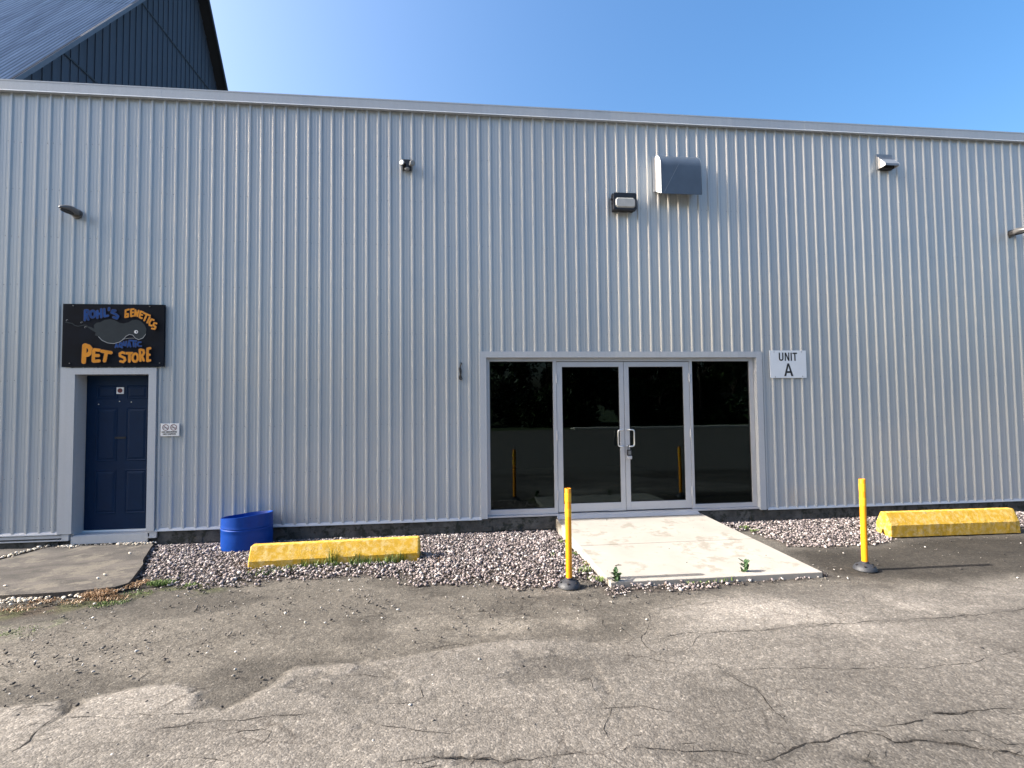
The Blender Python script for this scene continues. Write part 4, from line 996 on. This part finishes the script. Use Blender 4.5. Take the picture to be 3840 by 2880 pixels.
# big exhaust hood
t = empty('vent_hood', (8.77, 0, 4.97), 'large blue grey rounded exhaust hood high on the wall', 'vent')
HX0, HX1, HB0, HB1, HT, HD = 8.475, 9.065, 4.80, 4.668, 5.29, .25
R_ = .21; prof = [(0.0, HT)]+[(-HD+R_-R_*math.sin(math.radians(a_)), HT-.01-R_+R_*math.cos(math.radians(a_))) for a_ in range(0, 91, 10)]+[(-HD, HB1)]
m = MB(); n = len(prof)
th = .004
inn = [(p[0]+ (th if p[0] < -.02 else 0), p[1]-th) for p in prof[:-1]]+[(-HD+th, HB1)]
vs = [(HX0, a_, b_) for a_, b_ in prof]+[(HX1, a_, b_) for a_, b_ in prof]+[(HX0, a_, b_) for a_, b_ in inn]+[(HX1, a_, b_) for a_, b_ in inn]
fs = [(i, i+1, n+i+1, n+i) for i in range(n-1)]+[(2*n+i, 3*n+i, 3*n+i+1, 2*n+i+1) for i in range(n-1)]+[(n-1, 3*n-1, 4*n-1, 2*n-1)]
m.add(vs, fs); m.build('hood', M['galv'], t, smooth=True)
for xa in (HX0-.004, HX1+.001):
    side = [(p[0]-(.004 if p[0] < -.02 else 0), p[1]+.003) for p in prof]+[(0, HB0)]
    MB().prism(side, xa, xa+.003).build('side_plate', M['galv_sunlit'] if xa < 8.7 else M['galv'], t)  # left plate painted pale as if sunlit, right plate plain hood metal
m = MB(); m.box(HX0-.03, HX0-.006, -.026, -.020, HB0-.02, HT+.0); m.box(HX1+.006, HX1+.03, -.026, -.020, HB0-.02, HT); m.box(HX0-.03, HX1+.03, -.026, -.020, HT+.001, HT+.02); m.build('flange', M['trim'], t)
# diagonal seam on the hood's front
m = MB(); m.prism([(8.515, 4.69), (8.521, 4.69), (8.735, 5.09), (8.729, 5.09)], -HD-.006, -HD-.0045, 'y'); m.build('seam', M['seam'], t)

# small wedge vent
t = empty('small_vent', (12.12, 0, 5.36), 'small white wedge shaped vent cap near the right end of the roof edge', 'vent')
VX0, VX1, VB, VT, VD = 12.0, 12.235, 5.255, 5.475, .16
MB().prism([(0, VB), (0, VT), (-VD, VB+.035), (-VD, VB)], VX0, VX0+.004).build('side_plate', M['white_metal'], t)
MB().prism([(0, VB), (0, VT), (-VD, VB+.035), (-VD, VB)], VX1-.004, VX1).build('side_plate', M['white_metal'], t)
m = MB(); m.add([(VX0+.004, -.001, VT), (VX1-.004, -.001, VT), (VX1-.004, -VD, VB+.035), (VX0+.004, -VD, VB+.035), (VX0+.004, -VD, VB+.002), (VX1-.004, -VD, VB+.002)], [(0, 3, 2, 1), (3, 4, 5, 2)]); m.build('hood', M['steel'], t)
m = MB(); m.box(VX0+.02, VX1-.03, -.10, -.0, VB-.015, VB+.06); m.build('duct', M['gasket'], t)
MB().box(VX0-.012, VX1+.012, -.024, -.021, VB-.01, VT+.012).build('flange', M['steel'], t)

# coiled cable by the entrance
p0 = (WX(5.535, -.02), -.0, WZ(2.262, -.02)); cp = []
X_, Z_ = p0[0], p0[2]
def CP(a_, b_, d=-.03): return (WX(5.487+a_/1659*.44, d), d, WZ(2.466-b_/1659*.437, d))
path1 = [CP(690, 560, 0.0), CP(720, 590, -.02), CP(700, 640), CP(665, 700), CP(650, 800), CP(690, 900), CP(680, 1050), CP(670, 1180), CP(700, 1300), CP(745, 1390), CP(690, 1430), CP(610, 1400), CP(590, 1300), CP(650, 1200), CP(680, 1100), CP(640, 1000), CP(600, 900), CP(620, 820), CP(655, 810)]
path2 = [CP(655, 820, -.034), CP(620, 950, -.036), CP(650, 1100, -.04), CP(690, 1250, -.04), CP(640, 1380, -.038), CP(600, 1330, -.034), CP(640, 1230, -.034), CP(690, 1130, -.03), CP(700, 950, -.03), CP(660, 820, -.03)]
m = MB(); m.tube(path1, .0075, 8); m.tube(path2, .0075, 8)
cb = m.build('coiled_cable', M['cable'], None, smooth='all'); tag(cb, 'short black cable coiled and hanging from the wall left of the entrance', 'cable')
m = MB(); m.tube([(WX(5.56, 0), -.0, WZ(2.43, 0)), (WX(5.56, 0), -.004, WZ(2.43, 0))], .007, 8)

# key lock box
lx = bxr+.008; t = empty('lock_box', (lx, -.05, 1.0), 'dark grey key lock box hanging from the right door handle', 'lock box')
m = MB(); yy = FY-.048; m.tube([(lx-.016, yy, 1.085), (lx-.016, yy, 1.13), (lx-.008, yy, 1.152), (lx+.008, yy, 1.152), (lx+.016, yy, 1.13), (lx+.016, yy, 1.085)], .005, 8); m.build('shackle', M['gasket'], t, smooth=True)
MB().box(lx-.03, lx+.03, yy-.022, yy+.018, 1.005, 1.09).build('body', M['housing'], t, bevel=.008)
MB().box(lx-.022, lx+.018, yy-.026, yy-.0225, 1.02, 1.075).build('dial_cover', M['screw'], t, bevel=.002)
MB().box(lx-.03, lx+.036, yy-.018, yy+.016, .955, 1.003).build('lower_body', M['alu'], t, bevel=.008)

# ------------------------------------------------------------------ bollards
def make_post():
    t = empty('marker_post', (0, 0, 0), 'x', 'post', 'yellow flexible posts flanking the ramp')
    m = MB(); m.lathe([(.110, 0), (.108, .012), (.095, .034), (.062, .056), (.040, .062), (.036, .066), (.036, .080), (.030, .082)], (0, 0, 0), 40)
    m.add([(.110*math.cos(k*math.pi/20), .110*math.sin(k*math.pi/20), 0) for k in range(40)], [tuple(range(39, -1, -1))])
    b = m.build('base', M['rubber'], t, smooth=True)
    for k in range(6):
        m = MB(); a_ = -1.9+k*math.pi/3; m.tube([(.080*math.cos(a_), .080*math.sin(a_), .038), (.086*math.cos(a_), .086*math.sin(a_), .050)], .010, 10); m.build('bolt', M['gasket'], b)
    m = MB(); H_ = .925
    m.lathe([(.0295, .080), (.030, .084), (.030, .30), (.0295, .60), (.0305, H_-.003), (.0295, H_), (.0265, H_), (.0262, H_-.05), (.0262, .085)], (0, 0, 0), 36); p_ = m.build('pole', M['yellow_pole'], t, smooth=True)
    for z0, z1 in ((.655, .735), (.800, .880)):
        m = MB(); m.lathe([(.0303, z0), (.0312, z0+.001), (.0314, z1-.001), (.0304, z1)], (0, 0, 0), 36); m.build('reflective_band', M['yellow_band'], p_, smooth=True)
    m = MB(); m.lathe([(.001, H_-.045), (.0262, H_-.045)], (0, 0, 0), 20); m.build('plug', M['gasket'], p_)
    return t
def copy_tree(o, parent=None):
    c = o.copy(); COL.objects.link(c)
    if parent is not None: c.parent = parent
    for ch in [q for q in bpy.data.objects if q.parent == o]: copy_tree(ch, c)
    return c
post = make_post(); post.location = (6.655, -2.19, .0)
post['label'] = 'yellow plastic post at the gravel edge, left of the ramp'
p2 = copy_tree(post); p2.location = (9.775, -2.125, .0); p2.rotation_euler = (math.radians(.4), math.radians(-.9), .7)
p2['label'] = 'yellow plastic post on dark asphalt, right of the ramp'

# ------------------------------------------------------------------ parking stops
def curb(x0, x1, y0, slope, zb, label, seed, chip):
    L_ = x1-x0; r = random.Random(seed)
    prof = [(0, 0), (0, .15), (.075, .30), (.16, .30), (.235, .15), (.235, 0), (.155, 0), (.118, .085), (.080, 0)]
    prof = [(0, 0), (0, .15), (.075, .30), (.16, .30), (.235, .15), (.235, 0), (.160, 0), (.130, .085), (.112, .085), (.080, 0)]
    n = 46; m = MB(); k = len(prof); rows_ = []
    for i in range(n+1):
        t = i/n; e = .012 if i in (0, n) else 0
        row = []
        for a_, b_ in prof:
            e2 = .0
            ta, tb = a_, b_
            if i in (0, n):
                ta = .1175+(a_-.1175)*.93; tb = b_*.96
            if chip and i >= n-1 and b_ > .1: ta = .1175+(ta-.1175)*.9
            jn = .0009
            row.append((x0+L_*t+(0), y0+slope*t+ta+r.uniform(-jn, jn), zb+tb+(r.uniform(-jn, jn) if b_ > 0 else 0)))
        rows_.append(row)
    rows_[0] = [(p[0]+.0, p[1], p[2]) for p in rows_[0]]; rows_[1] = [(x0+.014, p[1], p[2]) for p in rows_[1]]; rows_[-2] = [(x1-.02, p[1], p[2]) for p in rows_[-2]]
    vs = [v for q in rows_ for v in q]; fs = [(i*k+j, (i+1)*k+j, (i+1)*k+(j+1) % k, i*k+(j+1) % k) for i in range(n) for j in range(k)]
    tr = geometry.tessellate_polygon([[Vector((a_, b_, 0)) for a_, b_ in prof]])
    fs += [tuple(q) for q in tr]+[tuple(n*k+v for v in reversed(q)) for q in tr]
    m.add(vs, fs); o = m.build('parking_stop', M['yellow_curb'], None, bevel=.006)
    tag(o, label, 'parking stop', 'yellow concrete parking stops'); return o
curb(3.395, 5.18, -1.29, .085, -.045, 'yellow concrete parking stop sunk in gravel with grass at its front', 1, False)
curb(11.06, 12.89, -1.03, -.035, .0, 'yellow concrete parking stop standing on dark asphalt beyond the right post', 2, True)

# ------------------------------------------------------------------ blue drum
t = empty('cut_drum', (3.027, -.32, .02), 'blue plastic drum cut in half, standing on gravel by the wall', 'drum')
cx_, cy_, z0 = 3.027, -.32, .015; r_ = .287; n = 56; m = MB(); vs = []
def rim(a_): return .402+.026*math.cos(a_)-.020*math.sin(a_)+.002*math.sin(5*a_)
prof = [(.93, 0.0), (.965, .012), (.988, .04), (1.0, .10), (1.0, .5), (1.0, .60), (1.012, .62), (1.012, .66), (.990, .675), (.992, .70), (1.008, .715), (1.002, .74), (1.0, .80), (1.0, 1.0), (.985, 1.003), (.975, .99), (.975, .7), (.97, .1), (.90, .05), (.001, .045)]
for kk, (f_, h_) in enumerate(prof):
    for k in range(n):
        a_ = 2*math.pi*k/n; H_ = rim(a_)
        if h_ <= .12: z = z0+h_*.35
        elif h_ < .8: z = z0+h_*.395
        else: z = z0+ (.316+(H_-.316)*((h_-.8)/.2))
        vs.append((cx_+r_*f_*math.cos(a_)*(1+.012*math.cos(2*a_)), cy_+r_*f_*math.sin(a_), z))
fs = [(i*n+k, i*n+(k+1) % n, (i+1)*n+(k+1) % n, (i+1)*n+k) for i in range(len(prof)-1) for k in range(n)]
m.add(vs, fs); m.build('body', M['drum'], t, smooth=True)

# ------------------------------------------------------------------ barn behind
t = empty('barn', (-10, 12, 0), 'tall steep roofed dark blue barn rising behind the warehouse', 'building')
A_Y, A_Z = 13.37, 18.94; ms, mb = 1.205, 1.45
GXw = -4.40; RX0, RX1 = -22.0, -4.0; ey0 = 3.0; ez0 = A_Z-ms*(A_Y-ey0); ey1 = 24.0; ez1 = A_Z-mb*(ey1-A_Y)
# roof slopes: corrugated on the near side
m = MB(); p_ = .105; npt = int((RX1-RX0)/p_*5)+1; prof = []
for i in range(npt):
    x = RX0+(RX1-RX0)*i/(npt-1); prof.append((x, .019*math.cos(2*math.pi*(x-RX1)/p_)))
seg = 5; vs = []
ln = math.hypot(1, ms); nxn, nyn = -ms/ln, 1/ln
for s_ in range(seg):
    f0_, f1_ = s_/seg, (s_+1)/seg; lift = .006*(s_ % 2)
    for ff in (f0_, f1_):
        yb_ = ey0+(A_Y-ey0)*ff; zb_ = ez0+(A_Z-ez0)*ff
        for x, h in prof: vs.append((x, yb_+nxn*(h+lift), zb_+nyn*(h+lift)))
fs = []; q = len(prof)
for s_ in range(seg):
    o0 = s_*2*q; fs += [(o0+i, o0+i+1, o0+q+i+1, o0+q+i) for i in range(q-1)]
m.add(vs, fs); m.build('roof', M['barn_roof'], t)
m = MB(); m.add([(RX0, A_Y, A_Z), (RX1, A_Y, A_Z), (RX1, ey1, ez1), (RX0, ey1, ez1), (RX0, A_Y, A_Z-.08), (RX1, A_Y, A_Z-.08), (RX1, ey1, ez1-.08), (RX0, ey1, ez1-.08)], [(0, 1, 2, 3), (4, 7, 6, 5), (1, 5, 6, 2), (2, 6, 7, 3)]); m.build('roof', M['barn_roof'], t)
m = MB(); m.add([(GXw, A_Y, A_Z-.085), (RX1-.03, A_Y, A_Z-.085), (RX1-.03, ey1, ez1-.085), (GXw, ey1, ez1-.085)], [(0, 1, 2, 3)]); m.build('soffit', M['gasket'], t)
m = MB(); m.add([(RX0, ey0, ez0-.05), (RX1-.02, ey0, ez0-.05), (RX1-.02, A_Y, A_Z-.05), (RX0, A_Y, A_Z-.05)], [(0, 1, 2, 3)]); m.build('roof_deck', M['barn'], t)
# rake boards
def rake(y0, z0_, y1, z1_, w_, lift=.02):
    m = MB(); m.add([(RX1-.03, y0, z0_+lift), (RX1+.03, y0, z0_+lift), (RX1+.03, y1, z1_+lift), (RX1-.03, y1, z1_+lift), (RX1-.03, y0, z0_-w_), (RX1+.03, y0, z0_-w_), (RX1+.03, y1, z1_-w_), (RX1-.03, y1, z1_-w_)],
          [(0, 1, 2, 3), (4, 7, 6, 5), (0, 4, 5, 1), (1, 5, 6, 2), (2, 6, 7, 3), (3, 7, 4, 0)]); return m
seg = 4
for s_ in range(seg):
    y0_, y1_ = ey0+(A_Y-ey0)*s_/seg, ey0+(A_Y-ey0)*(s_+1)/seg
    rake(y0_, A_Z-ms*(A_Y-y0_), y1_, A_Z-ms*(A_Y-y1_), .13+.01*(s_ % 2)).build('rake_trim', M['rake'], t)
rake(A_Y, A_Z, ey1, ez1, .20).build('rake_trim', M['gasket'], t)
# gable wall: boards with battens, two lap seams
gm = MB(); gm.prism([(ey0+.3, 0), (ey0+.3, ez0-.05+ms*.3), (A_Y, A_Z-.08), (ey1-.3, ez1-.08+mb*.3), (ey1-.3, 0)], GXw-.2, GXw)
yv = ey0+.4
while yv < ey1-.4:
    zt_ = (A_Z-ms*(A_Y-yv) if yv < A_Y else A_Z-mb*(yv-A_Y))-.12
    gm.box(GXw, GXw+.022, yv, yv+.035, 0, zt_); yv += .305
gm.build('gable_wall', M['barn'], t)
for zz in (10.95, 14.88):
    ya = A_Y-(A_Z-zz)/ms+.1; yb = A_Y+(A_Z-zz)/mb-.1; MB().box(GXw+.022, GXw+.034, ya, yb, zz-.03, zz+.02).build('lap_seam', M['gasket'], t)
MB().box(RX0, GXw-.2, ey0+.3, ey0+.5, 0, ez0).build('wall', M['barn'], t); MB().box(RX0, GXw-.2, ey1-.5, ey1-.3, 0, ez1).build('wall', M['barn'], t)

# ------------------------------------------------------------------ across the lot (seen only mirrored in the glass)
kb = MB().box(14.0, 30.0, -30.2, -28.9, -.02, .10).build('kerb', M['kerb'], None); tag(kb, kind='structure')
def tree_meshes(h, w, seed, nleaf=5200):
    r = random.Random(seed); tr = MB()
    tr.tube([(0, 0, -.1), (.05, 0, h*.25), (-.04, .05, h*.5), (0, 0, h*.8)], [.18, .14, .09, .03], 8)
    for k in range(7):
        a_ = r.uniform(0, 6.28); z = h*r.uniform(.2, .6); l_ = w*r.uniform(.35, .6)
        tr.tube([(0, 0, z), (math.cos(a_)*l_*.5, math.sin(a_)*l_*.5, z+l_*.35), (math.cos(a_)*l_, math.sin(a_)*l_, z+l_*.8)], [.06, .04, .012], 6)
    lf = MB(); cl_ = []
    for k in range(34):
        a_ = r.uniform(0, 6.28); zz = r.uniform(.02, .98); rad = w*.5*math.sqrt(max(.05, 1-((zz-.45)/.56)**2))*r.uniform(.35, 1.0)
        cl_.append((math.cos(a_)*rad, math.sin(a_)*rad, zz*h, r.uniform(.35, .8)*w*.26))
    for k in range(nleaf):
        c_ = r.choice(cl_); v = Vector((r.gauss(0, 1), r.gauss(0, 1), r.gauss(0, 1))).normalized()*c_[3]*r.random()**.4
        p = Vector(c_[:3])+v; n1 = Vector((r.gauss(0, 1), r.gauss(0, 1), r.gauss(0, 1))).normalized(); n2 = n1.orthogonal().normalized(); s_ = r.uniform(.16, .30)
        lf.add([p-n1*s_, p-n2*s_*.5, p+n1*s_, p+n2*s_*.5], [(0, 1, 2, 3)])
    return tr, lf
kinds = []
for k, (h, w_) in enumerate(((8.5, 6.5), (10.5, 7.0), (6.0, 6.0))):
    a_, b_ = tree_meshes(h, w_, 20+k)
    t = empty('broadleaf_tree', (0, 0, 0), 'x', 'tree', 'dark trees beyond the far side of the lot')
    a_.build('trunk', M['bark'], t); b_.build('crown', M['leaf'], t); kinds.append([t, False])
spots = [(6.0, -36, 1, 1.0, 'first'), (9.8, -39, 2, .62, 'second'), (13.2, -35, 0, 1.0, 'third'), (16.8, -37, 1, 1.0, 'fourth'), (20.6, -36, 2, .80, 'fifth'), (24.0, -38, 0, .70, 'sixth'), (26.8, -36, 1, 1.0, 'seventh'), (30.5, -37, 0, 1.1, 'eighth'), (34.0, -35, 1, 1.1, 'ninth'), (38.0, -37, 0, 1.2, 'tenth'), (1.5, -37, 0, 1.1, 'eleventh'), (15.0, -41, 1, .9, 'a'), (19.0, -42, 2, 1.0, 'a'), (23.0, -42, 2, .95, 'b'), (28.5, -41, 0, 1.0, 'c'), (11.0, -42, 2, 1.0, 'd'), (33.0, -41, 1, 1.0, 'e')]
for x, y, k, s_, nm in spots:
    b = kinds[k]
    if not b[1]: o = b[0]; b[1] = True
    else: o = copy_tree(b[0])
    o.location = (x, y, 0); o.scale = (s_, s_, s_); o.rotation_euler = (0, 0, x)
    o['label'] = 'dark leafy tree behind the lot, mirrored in the glass of the entrance'
